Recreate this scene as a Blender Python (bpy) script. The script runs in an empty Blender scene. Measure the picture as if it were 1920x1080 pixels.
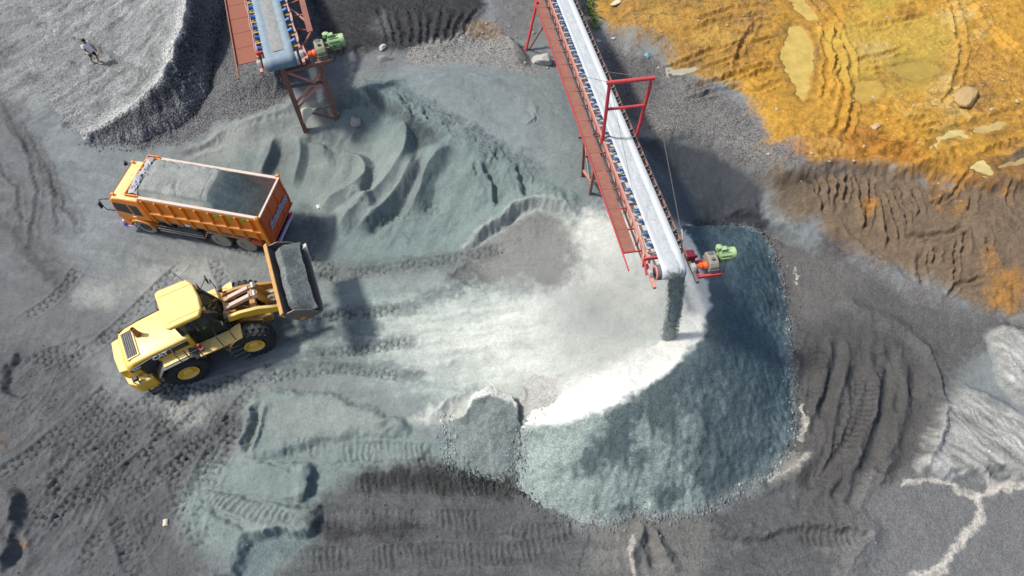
import bpy, bmesh, math, random
import numpy as np
from mathutils import Vector, Matrix, Euler

random.seed(7)
RNG = np.random.default_rng(11)
C = bpy.context.scene.collection
S = bpy.context.scene
R = math.radians

# ------------------------------------------------------------------ camera, world, sun, exposure
CAM_H, TILT, FPX = 28.8, R(30.5), 1273.0
FOC = FPX / 1920.0 * 36.0
cam = bpy.data.cameras.new('camera')
cam.lens = FOC; cam.sensor_width = 36.0; cam.clip_start = 0.5; cam.clip_end = 3000
cam_o = bpy.data.objects.new('camera', cam); C.objects.link(cam_o)
cam_o.location = (0, 0, CAM_H); cam_o.rotation_euler = (TILT, 0, 0)
S.camera = cam_o

SUN_EL = R(52)
SUN_TO = Vector((-0.985, 0.10, 0)).normalized()          # horizontal direction towards the sun
w = bpy.data.worlds.new('World'); S.world = w; w.use_nodes = True
nt = w.node_tree; nt.nodes.clear()
sky = nt.nodes.new('ShaderNodeTexSky'); sky.sky_type = 'NISHITA'; sky.sun_disc = False
sky.sun_elevation = SUN_EL
sky.sun_rotation = math.atan2(SUN_TO.x, SUN_TO.y)
sky.air_density = 1.0; sky.dust_density = 2.5; sky.ozone_density = 1.0
bg = nt.nodes.new('ShaderNodeBackground'); bg.inputs['Strength'].default_value = 0.14
out = nt.nodes.new('ShaderNodeOutputWorld')
nt.links.new(sky.outputs[0], bg.inputs[0]); nt.links.new(bg.outputs[0], out.inputs[0])
sun = bpy.data.lights.new('sun', 'SUN'); sun.energy = 3.9; sun.angle = R(6.0); sun.color = (1.0, 0.955, 0.88)
sun_o = bpy.data.objects.new('sun', sun); C.objects.link(sun_o)
sd = Vector((SUN_TO.x * math.cos(SUN_EL), SUN_TO.y * math.cos(SUN_EL), math.sin(SUN_EL)))
sun_o.rotation_euler = sd.to_track_quat('Z', 'Y').to_euler(); sun_o.location = (-40, 30, 60)
S.view_settings.view_transform = 'Standard'; S.view_settings.look = 'None'
S.view_settings.exposure = 0.1; S.view_settings.gamma = 1.0; S.view_settings.use_curve_mapping = False
S.render.engine = 'CYCLES'
S.cycles.max_bounces = 6; S.cycles.diffuse_bounces = 3; S.cycles.glossy_bounces = 3
S.cycles.transparent_max_bounces = 8; S.cycles.use_denoising = True

_c, _s = math.cos(TILT), math.sin(TILT)
def at(px, py, z=0.0):
    """the world point at height z that was measured at a point of the survey photograph"""
    u = (px - 960) / FPX; v = (py - 540) / FPX
    d = (CAM_H - z) / (_c + _s * v)
    return Vector((u * d, d * (_s - _c * v), z))

# ------------------------------------------------------------------ materials
def new_mat(name):
    m = bpy.data.materials.new(name); m.use_nodes = True
    n = m.node_tree; b = n.nodes['Principled BSDF']
    return m, n, b

def mixc(n, a, b, f, mode='MIX'):
    x = n.nodes.new('ShaderNodeMix'); x.data_type = 'RGBA'; x.blend_type = mode
    for sock, val in ((x.inputs[0], f), (x.inputs[6], a), (x.inputs[7], b)):
        if hasattr(val, 'is_linked'): n.links.new(val, sock)
        else:
            sock.default_value = val if not isinstance(val, tuple) else (*val, 1.0)[:4]
    return x.outputs[2]

def ramp(n, src, lo, hi, a=0.0, b=1.0):
    x = n.nodes.new('ShaderNodeMapRange'); n.links.new(src, x.inputs[0])
    x.inputs[1].default_value = lo; x.inputs[2].default_value = hi
    x.inputs[3].default_value = a; x.inputs[4].default_value = b
    return x.outputs[0]

def noise(n, scale, detail=4, rough=0.6, coord=None, w=0):
    x = n.nodes.new('ShaderNodeTexNoise'); x.inputs['Scale'].default_value = scale
    x.inputs['Detail'].default_value = detail; x.inputs['Roughness'].default_value = rough
    if coord is not None: n.links.new(coord, x.inputs['Vector'])
    return x.outputs[0]

def mat(name, col, rough=0.6, metal=0.0, wear=0.25, wear_col=None, dust=0.0, dust_glare_col=(0.36, 0.35, 0.32), scale=3.0, spec=0.4, bump=0.0, alpha=1.0):
    """painted / metal / rubber surface with blotchy wear and a layer on faces that look up: settled dust, on vehicle tops also painted sun glare"""
    m, n, b = new_mat(name)
    tc = n.nodes.new('ShaderNodeTexCoord')
    n1 = noise(n, scale, 6, 0.65, tc.outputs['Object'])
    wc = wear_col or tuple(c * 0.55 for c in col)
    c = mixc(n, col, wc, ramp(n, n1, 0.48, 0.72, 0, wear))
    n2 = noise(n, scale * 9, 3, 0.6, tc.outputs['Object'])
    c = mixc(n, c, tuple(min(1, q * 1.25) for q in col), ramp(n, n2, 0.5, 0.75, 0, wear * 0.6))
    if dust > 0:
        g = n.nodes.new('ShaderNodeNewGeometry'); sx = n.nodes.new('ShaderNodeSeparateXYZ')
        n.links.new(g.outputs['Normal'], sx.inputs[0])
        up = ramp(n, sx.outputs[2], 0.25, 0.97, 0.08, 1.0)
        mm = n.nodes.new('ShaderNodeMath'); mm.operation = 'MULTIPLY'
        n.links.new(up, mm.inputs[0]); n.links.new(ramp(n, noise(n, scale * 1.7, 5, 0.7, tc.outputs['Object']), 0.3, 0.7, dust * 0.55, dust), mm.inputs[1])
        c = mixc(n, c, dust_glare_col, mm.outputs[0])
    n.links.new(c, b.inputs['Base Color'])
    n.links.new(ramp(n, n1, 0.3, 0.8, rough * 0.85, min(1, rough * 1.25)), b.inputs['Roughness'])
    b.inputs['Metallic'].default_value = metal; b.inputs['Specular IOR Level'].default_value = spec
    b.inputs['Alpha'].default_value = alpha
    if bump > 0:
        bp = n.nodes.new('ShaderNodeBump'); bp.inputs['Strength'].default_value = bump; bp.inputs['Distance'].default_value = 0.02
        n.links.new(n2, bp.inputs['Height']); n.links.new(bp.outputs[0], b.inputs['Normal'])
    return m

def earth(name, stone=22.0, bumps=0.8, pebble_max=0.85):
    """loose soil, sand or stone: its colour, graininess and wetness come with the mesh"""
    m, n, b = new_mat(name)
    tc = n.nodes.new('ShaderNodeTexCoord'); P = tc.outputs['Object']
    col = n.nodes.new('ShaderNodeAttribute'); col.attribute_name = 'Col'
    par = n.nodes.new('ShaderNodeAttribute'); par.attribute_name = 'Par'
    sp = n.nodes.new('ShaderNodeSeparateColor'); n.links.new(par.outputs['Color'], sp.inputs[0])
    grain, wet, clod = sp.outputs[0], sp.outputs[1], sp.outputs[2]
    def mul(a, k):
        x = n.nodes.new('ShaderNodeMath'); x.operation = 'MULTIPLY'
        n.links.new(a, x.inputs[0])
        if hasattr(k, 'is_linked'): n.links.new(k, x.inputs[1])
        else: x.inputs[1].default_value = k
        return x.outputs[0]
    def add(a, k):
        x = n.nodes.new('ShaderNodeMath'); x.operation = 'ADD'; n.links.new(a, x.inputs[0])
        if hasattr(k, 'is_linked'): n.links.new(k, x.inputs[1])
        else: x.inputs[1].default_value = k
        return x.outputs[0]
    na = noise(n, 1.3, 6, 0.7, P); nb = noise(n, 9.0, 5, 0.7, P); nc = noise(n, 45.0, 3, 0.7, P)
    f = add(add(ramp(n, na, 0.25, 0.75, -0.16, 0.16), ramp(n, nb, 0.25, 0.75, -0.20, 0.20)), ramp(n, nc, 0.25, 0.75, -0.22, 0.22))
    v = n.nodes.new('ShaderNodeTexVoronoi'); v.inputs['Scale'].default_value = stone; n.links.new(P, v.inputs['Vector'])
    sc = n.nodes.new('ShaderNodeSeparateColor'); n.links.new(v.outputs['Color'], sc.inputs[0])
    pebble = ramp(n, sc.outputs[0], 0.0, 1.0, -0.75, pebble_max)
    f = add(add(f, mul(pebble, grain)), 1.0)
    c = mixc(n, col.outputs['Color'], f, 1.0, 'MULTIPLY')
    n.links.new(c, b.inputs['Base Color'])
    n.links.new(ramp(n, wet, 0, 1, 0.92, 0.42), b.inputs['Roughness'])
    n.links.new(ramp(n, wet, 0, 1, 0.12, 0.5), b.inputs['Specular IOR Level'])
    hgt = add(add(mul(nb, 0.6), mul(nc, 0.35)), mul(mul(v.outputs['Distance'], -1.6), grain))
    hgt = add(hgt, mul(mul(noise(n, 22.0, 5, 0.75, P), clod), 1.2))
    bp = n.nodes.new('ShaderNodeBump'); bp.inputs['Strength'].default_value = bumps; bp.inputs['Distance'].default_value = 0.05
    n.links.new(hgt, bp.inputs['Height']); n.links.new(bp.outputs[0], b.inputs['Normal'])
    return m

# ------------------------------------------------------------------ numpy noise
_perm = RNG.permutation(4096).astype(np.int32)
_gx = np.cos(np.arange(4096) * 2.399963).astype(np.float32); _gy = np.sin(np.arange(4096) * 2.399963).astype(np.float32)
def perlin(x, y, seed=0):
    xi = np.floor(x).astype(np.int32); yi = np.floor(y).astype(np.int32)
    xf = (x - xi).astype(np.float32); yf = (y - yi).astype(np.float32)
    u = xf * xf * xf * (xf * (xf * 6 - 15) + 10); v = yf * yf * yf * (yf * (yf * 6 - 15) + 10)
    def g(ix, iy, dx, dy):
        h = _perm[(_perm[(ix + seed * 131) & 4095] + iy) & 4095]
        return _gx[h] * dx + _gy[h] * dy
    a = g(xi, yi, xf, yf); b = g(xi + 1, yi, xf - 1, yf); c = g(xi, yi + 1, xf, yf - 1); d = g(xi + 1, yi + 1, xf - 1, yf - 1)
    return (a + u * (b - a) + v * (c - a + u * (a - b - c + d))) * 1.5
def fbm(x, y, octv=4, gain=0.5, seed=0):
    r = 0; a = 1.0; t = 0
    for i in range(octv):
        r = r + a * perlin(x * 2 ** i + 17.3 * i, y * 2 ** i - 9.1 * i, seed + i); t += a; a *= gain
    return r / t
def sstep(a, b, x):
    t = np.clip((x - a) / (b - a), 0, 1); return t * t * (3 - 2 * t)

# ------------------------------------------------------------------ terrain grid
STEP = 0.054
gx = np.arange(-35.6, 35.6, STEP).astype(np.float32); gy = np.arange(2.0, 41.2, STEP).astype(np.float32)
X, Y = np.meshgrid(gx, gy); NY, NX = X.shape
WX = X + 0.28 * fbm(X * 0.8, Y * 0.8, 3, 0.5, 3) + 0.10 * fbm(X * 3.5, Y * 3.5, 2, 0.5, 4)
WY = Y + 0.28 * fbm(X * 0.8, Y * 0.8, 3, 0.5, 5) + 0.10 * fbm(X * 3.5, Y * 3.5, 2, 0.5, 6)
n_big = fbm(X * 0.22, Y * 0.22, 4, 0.55, 20); n_mid = fbm(X * 0.9, Y * 0.9, 4, 0.55, 30)
n_small = fbm(X * 3.2, Y * 3.2, 3, 0.6, 40); n_fine = fbm(X * 8.5, Y * 8.5, 2, 0.6, 50)

def bbox(pts, pad):
    p = np.array(pts)
    i0 = max(0, int((p[:, 0].min() - pad - gx[0]) / STEP)); i1 = min(NX, int((p[:, 0].max() + pad - gx[0]) / STEP) + 2)
    j0 = max(0, int((p[:, 1].min() - pad - gy[0]) / STEP)); j1 = min(NY, int((p[:, 1].max() + pad - gy[0]) / STEP) + 2)
    return slice(j0, max(j0, j1)), slice(i0, max(i0, i1))
def along(pts, pad, warp=True, closed=False):
    """distance, arc length, signed offset and fraction along a polyline for the grid cells near it"""
    p = np.array([q[:2] for q in pts], dtype=np.float32)
    if closed: p = np.vstack([p, p[:1]])
    sl = bbox(p, pad)
    x, y = (WX[sl], WY[sl]) if warp else (X[sl], Y[sl])
    best = np.full(x.shape, 1e9, np.float32); arc = np.zeros_like(best); off = np.zeros_like(best); acc = 0.0
    idx = np.zeros_like(best)
    for k in range(len(p) - 1):
        d = p[k + 1] - p[k]; L = float(np.hypot(*d)) + 1e-6; d = d / L
        rx, ry = x - p[k, 0], y - p[k, 1]
        t = np.clip(rx * d[0] + ry * d[1], 0, L)
        ex, ey = rx - t * d[0], ry - t * d[1]
        dd = np.sqrt(ex * ex + ey * ey); m = dd < best
        best[m] = dd[m]; arc[m] = (acc + t)[m]; off[m] = (d[0] * ry - d[1] * rx)[m]; idx[m] = (k + t / L)[m]
        acc += L
    return sl, best, arc, np.sign(off) * best, acc, idx
def inside(pts, sl, warp=True):
    x, y = (WX[sl], WY[sl]) if warp else (X[sl], Y[sl])
    r = np.zeros(x.shape, bool); n = len(pts)
    for k in range(n):
        x0, y0 = pts[k][0], pts[k][1]; x1, y1 = pts[(k + 1) % n][0], pts[(k + 1) % n][1]
        if y0 == y1: continue
        c = ((y0 > y) != (y1 > y)) & (x < (x1 - x0) * (y - y0) / (y1 - y0) + x0)
        r ^= c
    return r
def signed(pts, pad, warp=True):
    """signed distance to an outline, positive inside"""
    sl, d, _, _, _, _ = along(pts, pad, warp, True)
    return sl, np.where(inside(pts, sl, warp), d, -d)
def curve(pts, n=6):
    """Catmull-Rom through the traced points"""
    p = [Vector(q) for q in pts]; o = []
    for k in range(len(p) - 1):
        a = p[max(0, k - 1)]; b = p[k]; c = p[k + 1]; d = p[min(len(p) - 1, k + 2)]
        for i in range(n):
            t = i / n
            o.append(0.5 * ((2 * b) + (c - a) * t + (2 * a - 5 * b + 4 * c - d) * t * t + (3 * b - a - 3 * c + d) * t ** 3))
    o.append(p[-1]); return o

# broad relief: thin-plate surface through surveyed heights
CTRL = [(-150,300,0),(100,400,0),(200,500,0),(0,600,0),(150,700,0),(300,800,.05),(600,650,.1),(740,600,.2),(-100,1000,.2),(250,450,0),(450,480,0),(600,560,.1),(-150,700,.1),
 (0,0,.9),(100,110,.8),(60,200,.4),(0,-150,1.2),(250,300,.1),(330,320,.15),(-200,0,.8),
 (850,640,.5),(950,600,.9),(1000,690,1.0),(900,540,.7),(830,700,.4),
 (560,20,1.4),(650,40,1.7),(750,-60,2.4),(860,20,1.9),(750,90,1.9),(850,90,1.9),(960,60,1.6),(1000,110,1.7),(640,110,1.8),(1000,-100,1.5),
 (750,138,2.9),(900,150,2.8),(1000,200,2.8),(1050,290,3.0),(920,220,3.0),
 (675,170,2.9),(740,165,3.2),(820,203,3.2),(885,250,3.1),(950,290,3.0),(1080,365,2.6),
 (560,420,.15),(620,480,.15),(750,480,.35),(860,440,.8),(1040,420,1.9),(960,440,1.5),(880,520,.8),(1000,520,1.6),
 (690,255,1.4),(770,275,2.0),(720,340,.95),(650,290,.9),(600,265,1.1),(620,218,1.7),(560,205,1.7),(450,245,1.3),(410,292,.3),(520,310,.4),(880,330,2.2),(830,390,1.0),(960,360,2.3),(1020,395,2.2),
 (1150,450,2.7),(1085,430,2.3),(1100,560,2.0),(1200,540,2.9),(1250,640,2.75),(1150,660,2.2),(1050,740,1.9),(1290,560,2.9),(1200,710,2.6),(1250,430,2.5),(1100,730,2.3),
 (1150,200,1.3),(1150,100,1.2),(1180,30,1.6),(1150,300,2.2),(1180,380,2.4),
 (1300,370,.8),(1390,380,.6),(1230,330,1.3),(1250,270,1.5),
 (1300,220,1.6),(1420,290,1.8),(1500,200,2),(1700,200,2),(1900,200,2.2),(1900,0,2.2),(1500,0,2),(1450,330,1.9),(1600,310,2),(1900,330,2.1),(2100,200,2.2),(1700,-150,2.2),
 (1500,400,1.1),(1650,420,1.3),(1850,450,1.6),(1440,430,.3),(1540,480,.2),(1700,560,.1),(1850,640,.1),(1920,560,.7),(2100,500,1.5),
 (1480,600,0),(1430,440,.2),(1492,740,0),(1440,890,0),(1290,965,0),(1080,975,0),(965,900,.05),(1300,750,.8),
 (1550,600,.15),(1600,800,.25),(1700,700,.2),(1500,950,0),(1850,1000,.1),(1350,1060,0),(2050,800,.3),(1950,1150,.1),
 (1100,1080,0),(800,1000,0),(700,900,.1),(500,900,.3),(400,1000,.2),(500,800,.3),(700,780,.4),(150,900,.1),(200,1100,.2),(800,790,.5),(700,1150,0),(1300,1150,0)]
cp = np.array([at(*q)[:] for q in CTRL])
def tps(r2): return 0.5 * r2 * np.log(r2 + 1e-9)
N = len(cp); D2 = ((cp[:, None, :2] - cp[None, :, :2]) ** 2).sum(-1)
A = np.zeros((N + 3, N + 3)); A[:N, :N] = tps(D2) + np.eye(N) * 0.25; A[:N, N] = 1; A[:N, N + 1:] = cp[:, :2]; A[N:, :N] = A[:N, N:].T
sol = np.linalg.solve(A, np.concatenate([cp[:, 2], [0, 0, 0]]))
# evaluated on a coarse grid, then interpolated
q = 8
cxs = np.arange(gx[0], gx[-1] + q * STEP, q * STEP); cys = np.arange(gy[0], gy[-1] + q * STEP, q * STEP)
CX, CY = np.meshgrid(cxs, cys); Z = np.full(CX.shape, sol[N]) + sol[N + 1] * CX + sol[N + 2] * CY
for k in range(N): Z += sol[k] * tps((CX - cp[k, 0]) ** 2 + (CY - cp[k, 1]) ** 2)
Z = np.clip(Z, -0.4, 3.6)
def bil(G, x, y, x0, y0, st):
    fx = np.clip((x - x0) / st, 0, G.shape[1] - 1.001); fy = np.clip((y - y0) / st, 0, G.shape[0] - 1.001)
    i = fx.astype(int); j = fy.astype(int); fx = fx - i; fy = fy - j
    return G[j, i] * (1 - fx) * (1 - fy) + G[j, i + 1] * fx * (1 - fy) + G[j + 1, i] * (1 - fx) * fy + G[j + 1, i + 1] * fx * fy
H = bil(Z, X, Y, cxs[0], cys[0], q * STEP).astype(np.float32)
H += 0.10 * n_big + 0.05 * n_mid

def hz(x, y, G=None):
    return float(bil(H if G is None else G, np.array([x]), np.array([y]), gx[0], gy[0], STEP)[0])
def lay(px, py, G=None):
    """the point of the ground surveyed at that place of the photograph"""
    z = 0.5
    for _ in range(25):
        p = at(px, py, z); z = 0.5 * z + 0.5 * hz(p.x, p.y, G)
    return at(px, py, z)
def L(pts, n=5, G=None): return curve([lay(*p, G=G) for p in pts], n)
def LP(pts, n=4):
    c = curve([lay(*p) for p in pts] + [lay(*pts[0])], n); return c[:-1]

def ridge(pts, h, wl, wr, power=1.4, warp=True, fade=True, n=5):
    """crest along a line; wl/wr: width of its left and right flank (m)"""
    global H
    p = L(pts, n); sl, d, s, off, tot, _ = along(p, max(wl, wr) * 1.05, warp)
    wd = np.where(off > 0, wl, wr); f = np.clip(1 - d / wd, 0, 1) ** power
    if fade: f = f * sstep(0, min(1.2, tot * .3), s) * sstep(0, min(1.2, tot * .3), tot - s)
    H[sl] += (h * f).astype(np.float32)
def terrace(pts, h, wid, warp=True, n=3):
    global H
    p = LP(pts, n); sl, d = signed(p, wid * 1.1, warp)
    H[sl] += (h * sstep(-wid * .5, wid * .5, d)).astype(np.float32)
COL = np.empty((NY, NX, 3), np.float32); COL[:] = (0.188, 0.206, 0.208)
PAR = np.zeros((NY, NX, 3), np.float32)
NM = (0.55 * n_mid + 0.45 * n_small); NB = (0.7 * n_big + 0.3 * n_mid)
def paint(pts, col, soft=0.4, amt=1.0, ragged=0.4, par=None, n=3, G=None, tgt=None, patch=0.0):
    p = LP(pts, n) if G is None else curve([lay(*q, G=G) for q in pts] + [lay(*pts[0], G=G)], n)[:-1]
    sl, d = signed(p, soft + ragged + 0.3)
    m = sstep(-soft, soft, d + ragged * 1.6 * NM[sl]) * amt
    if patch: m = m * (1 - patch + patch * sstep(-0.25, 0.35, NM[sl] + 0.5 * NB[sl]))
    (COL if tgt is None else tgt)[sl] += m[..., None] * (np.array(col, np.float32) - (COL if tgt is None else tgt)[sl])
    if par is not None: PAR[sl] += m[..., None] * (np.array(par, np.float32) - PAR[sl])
def stroke(pts, col, wid, amt=1.0, ragged=0.3, par=None, n=5, soft=0.5):
    p = L(pts, n); sl, d, s, off, tot, _ = along(p, wid * 1.6 + ragged)
    m = sstep(wid * (1 + soft), wid * (1 - soft), d + ragged * NM[sl] + .5 * ragged * n_small[sl]) * amt * (.45 + .55 * sstep(-.35, .15, n_small[sl] + .5 * n_mid[sl]))
    COL[sl] += m[..., None] * (np.array(col, np.float32) - COL[sl])
    if par is not None: PAR[sl] += m[..., None] * (np.array(par, np.float32) - PAR[sl])
def groove(pts, wid, deep, berm=0.5, tint=0.0, n=5, warp=True, broken=0.0, tcol=(0.05, 0.045, 0.045)):
    global H
    p = L(pts, n); sl, d, s, off, tot, _ = along(p, wid * 3.4, warp)
    f = -deep * np.exp(-(d / wid) ** 2) + deep * berm * np.exp(-((d - 1.7 * wid) / (0.7 * wid)) ** 2)
    k = sstep(0, min(.6, tot * .25), s) * sstep(0, min(.6, tot * .25), tot - s)
    if broken: k = k * (1 - broken + broken * sstep(-.2, .3, n_mid[sl] + n_small[sl] * .5))
    H[sl] += (f * k).astype(np.float32)
    if tint:
        m = (np.exp(-(d / wid) ** 2) * k * tint)[..., None]; COL[sl] += m * (np.array(tcol, np.float32) - COL[sl])
def hexline(a, b):
    r = (1.0, 1.7320508)
    ax, ay = np.mod(a, r[0]) - .5, np.mod(b, r[1]) - .8660254
    bx, by = np.mod(a - .5, r[0]) - .5, np.mod(b - .8660254, r[1]) - .8660254
    m = ax * ax + ay * ay < bx * bx + by * by
    gx_ = np.abs(np.where(m, ax, bx)); gy_ = np.abs(np.where(m, ay, by))
    return .5 - np.maximum(gx_, .5 * gx_ + .8660254 * gy_), np.where(m, ay, by)
def tyre_track(pts, wid=0.66, deep=0.075, strength=1.0, tint=0.48, n=6, cell=0.34):
    """lug print of a loader tyre"""
    global H
    p = L(pts, n); sl, d, s, off, tot, _ = along(p, wid * .8, False)
    e, ly = hexline(off / cell + .12 * n_small[sl], s / cell + .12 * n_mid[sl])
    lug = sstep(0.19, 0.05, e) * (.18 + .82 * sstep(-.12, .12, ly))
    k = sstep(wid * .5, wid * .38, d) * sstep(0, .4, s) * sstep(0, .4, tot - s)
    keep = k * sstep(-.35, .15, n_mid[sl] + .6 * n_small[sl] + strength - .7)
    H[sl] += (-deep * 1.1 * lug * keep - 0.025 * k + 0.02 * np.exp(-((d - wid * .55) / .07) ** 2)).astype(np.float32)
    m = (lug * keep * tint)[..., None]; COL[sl] += m * (COL[sl] * 0.35 - COL[sl])  # grooves coloured darker: damp turned soil and some painted shade
def crawler_track(pts, wid=0.85, pitch=0.26, deep=0.05, tint=0.4, strength=1.0, n=6, skew=0.0):
    """rib print of a bulldozer track"""
    global H
    p = L(pts, n); sl, d, s, off, tot, _ = along(p, wid * .8, False)
    ph = np.mod((s + skew * off + .07 * n_small[sl] + .22 * n_mid[sl]) / pitch, 1.0); rib = sstep(.30, .14, np.abs(ph - .5) + .10 * n_fine[sl]) * (.55 + .45 * sstep(-.3, .3, n_mid[sl] - n_small[sl]))
    k = sstep(wid * .52, wid * .42, d + .10 * n_small[sl]) * sstep(0, .5, s) * sstep(0, .5, tot - s)
    keep = k * sstep(-.30, .12, n_mid[sl] + .8 * n_small[sl] + strength - .85)
    H[sl] += (-deep * rib * keep - 0.02 * k + 0.03 * np.exp(-((d - wid * .56) / .06) ** 2) * sstep(0, .5, s) * sstep(0, .5, tot - s)).astype(np.float32)
    m = (rib * keep * tint)[..., None]; COL[sl] += m * (COL[sl] * 0.35 - COL[sl])
def streaks(pts, ang, long, short, amp, camp, soft=1.0, seed=70, n=3):
    """scrape marks left by the bucket, all in one direction"""
    global H
    p = LP(pts, n); sl, d = signed(p, soft + .3); m = sstep(-soft, soft, d)
    ca, sa = math.cos(ang), math.sin(ang); x = WX[sl] * ca + WY[sl] * sa; y = -WX[sl] * sa + WY[sl] * ca
    f = fbm(x / long, y / short, 4, .55, seed)
    H[sl] += (amp * f * m).astype(np.float32); COL[sl] *= (1 + camp * f * m)[..., None]

# ------------------------------------------------------------------ relief of the ground
# the sand bank: crest, folds and gullies
ridge([(572,214),(630,192),(676,182),(716,186),(752,206),(775,232),(815,258)], .55, 1.0, .45, 1.2)
ridge([(800,205),(840,226),(880,250),(925,276),(965,296)], .35, .6, 1.0, 1.2)
ridge([(742,222),(758,243),(766,268),(759,305),(740,338),(712,371),(675,401),(625,437)], .95, .62, 2.1, 1.25, False, True, 9)
ridge([(778,285),(774,312),(760,345),(736,379),(703,411),(655,440)], .70, .60, .85, 1.2, False, True, 9)
groove([(788,285),(790,325),(770,362),(728,402),(680,432)], .30, .30, .2)
ridge([(856,266),(838,282),(818,302),(798,334),(788,372),(760,410)], .70, .65, 1.3, 1.2, False, True, 9)
ridge([(620,300),(655,304),(680,312),(689,333),(679,350),(654,366),(620,385),(592,404)], .80, .55, 1.1, 1.2, False, True, 9)
ridge([(640,372),(672,362),(692,380),(684,402)], .35, .5, .9, 1.2)
groove([(690,310),(696,330),(686,352),(668,364)], .24, .25, .1)
groove([(904,286),(926,330),(943,392)], .20, .30, .35, .35, tcol=(.10,.125,.13))
groove([(966,298),(982,342),(989,380)], .17, .26, .35, .35, tcol=(.10,.125,.13))
groove([(888,300),(898,330)], .10, .12, .4); groove([(930,285),(938,305)], .16, .2, .4)
ridge([(940,300),(958,345),(968,386)], .22, .5, .5, 1.2); ridge([(876,290),(900,345),(915,392)], .22, .6, .7, 1.2)
groove([(612,262),(628,290),(640,312)], .24, .22, .2); groove([(575,250),(600,262),(640,262)], .3, .22, .2)
ridge([(517,248),(510,285),(497,318),(485,350)], .38, .40, .7, 1.2, False, True, 8)
ridge([(556,248),(566,285),(561,320),(546,360)], .42, .42, .8, 1.2, False, True, 8)
groove([(524,262),(522,300),(512,335)], .35, .16, .1)
ridge([(668,215),(676,228),(668,250),(655,270)], .22, .3, .35, 1.2)
ridge([(712,162),(760,142),(800,134),(845,130)], .12, .25, .9, 1.2); ridge([(775,166),(815,150),(862,138),(910,146),(960,155)], .14, .25, 1.1, 1.2)
ridge([(990,240),(1000,212),(995,190)], .10, .2, .4)
groove([(990,240),(1003,222),(996,196)], .08, .05, .4)
ridge([(430,240),(480,226),(540,206),(580,192)], .30, .6, 1.1, 1.3)
ridge([(350,288),(400,262),(430,240)], .20, .4, .6)
groove([(335,296),(380,278),(425,255)], .18, .10, .5, .5)
for k in range(24):
    x0 = random.uniform(640, 960); y0 = 176 + max(0, x0 - 740) * .52 + random.uniform(-8, 14)
    groove([(x0, y0), (x0 + random.uniform(6, 16), y0 + random.uniform(8, 16)), (x0 + random.uniform(16, 30), y0 + random.uniform(14, 26))], random.uniform(.06, .12), random.uniform(.06, .14), .6)
ridge([(575,-120),(556,0),(540,110),(520,190)], 1.3, 1.3, 4.6, 1.1)
# hump beside the crater
ridge([(872,470),(905,436),(940,410),(978,388),(1018,379),(1058,392),(1080,425)], .55, .9, .30, 1.2)
groove([(868,478),(912,446),(950,420),(985,396),(1010,392)], .22, .22, .1)
ridge([(830,505),(850,520),(880,540),(925,545)], .18, .25, .5)
ridge([(905,732),(860,742),(830,765),(790,780)], .35, .5, .6)
ridge([(960,720),(985,745),(975,775)], .15, .25, .4)
# raised tongue of dumped sand at the lower left, with its steep end
terrace([(478,745),(560,735),(650,752),(745,790),(752,815),(600,828),(470,865),(452,840)], .30, .5)
terrace([(392,868),(470,868),(575,872),(582,888),(562,935),(470,930),(385,912)], .22, .30)
terrace([(370,925),(470,935),(590,958),(585,1000),(470,1010),(440,1090),(360,1060),(340,980)], .42, .5)
ridge([(592,868),(578,905),(562,945)], .30, .18, .6)
groove([(490,748),(478,785),(468,820),(458,858)], .16, .26, .7, .5)
groove([(478,860),(520,872),(560,886)], .08, .08, .5)
ridge([(455,1000),(500,992),(560,998),(600,985)], .35, .4, .22)
groove([(383,945),(420,968),(470,994)], .12, .12, .5, .3)
ridge([(690,800),(740,785),(752,815)], .15, .3, .3)
groove([(600,868),(720,868),(840,872)], .07, .05, .8)
# bank between the ochre yard and the pit
terrace([(1215,238),(1250,256),(1300,264),(1350,282),(1395,305),(1425,332),(1470,345),(1560,318),(1700,330),(1920,360),(2150,340),(2150,-200),(1215,-200),(1190,120)], .55, .7)
ridge([(1355,405),(1395,398),(1430,408),(1450,440)], .35, .5, .25, 1.1)
# spoil slope right: bucket-tooth gouges
for g in ([(1515,325),(1540,365),(1550,405)], [(1532,322),(1545,360),(1546,400)], [(1553,322),(1558,360),(1556,400)], [(1575,320),(1572,360),(1568,405)], [(1588,318),(1586,350),(1580,385)],
          [(1610,322),(1618,370),(1628,430)], [(1650,360),(1660,400),(1672,462)], [(1662,355),(1675,400),(1690,455)], [(1676,350),(1692,395),(1705,430)], [(1690,360),(1702,395)],
          [(1630,330),(1632,380),(1622,440)], [(1730,470),(1725,500),(1728,535)], [(1740,465),(1742,500)], [(1755,460),(1758,495)], [(1795,440),(1790,490),(1792,535)], [(1808,432),(1805,480)],
          [(1700,445),(1760,440),(1815,425)], [(1905,330),(1892,360),(1895,390)], [(1815,330),(1825,370),(1815,400)], [(1850,440),(1856,480)], [(1770,560),(1800,535),(1850,520)],
          [(1660,410),(1665,440),(1668,470)], [(1500,330),(1530,345)], [(1745,390),(1800,345),(1825,310)], [(1705,350),(1725,385),(1720,410)]):
    groove(g, random.uniform(.09, .15), random.uniform(.12, .22), .6, .45, tcol=(.04, .033, .026))
ridge([(1430,400),(1480,430),(1540,470),(1600,480),(1660,500),(1720,540),(1790,560)], .25, .5, .6)
ridge([(1535,425),(1560,425),(1600,450),(1650,490)], .18, .3, .35)
groove([(1420,420),(1470,445),(1510,452)], .3, .2, .3)
ridge([(1600,300),(1680,318),(1740,305),(1790,280)], .20, .5, .6)
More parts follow.
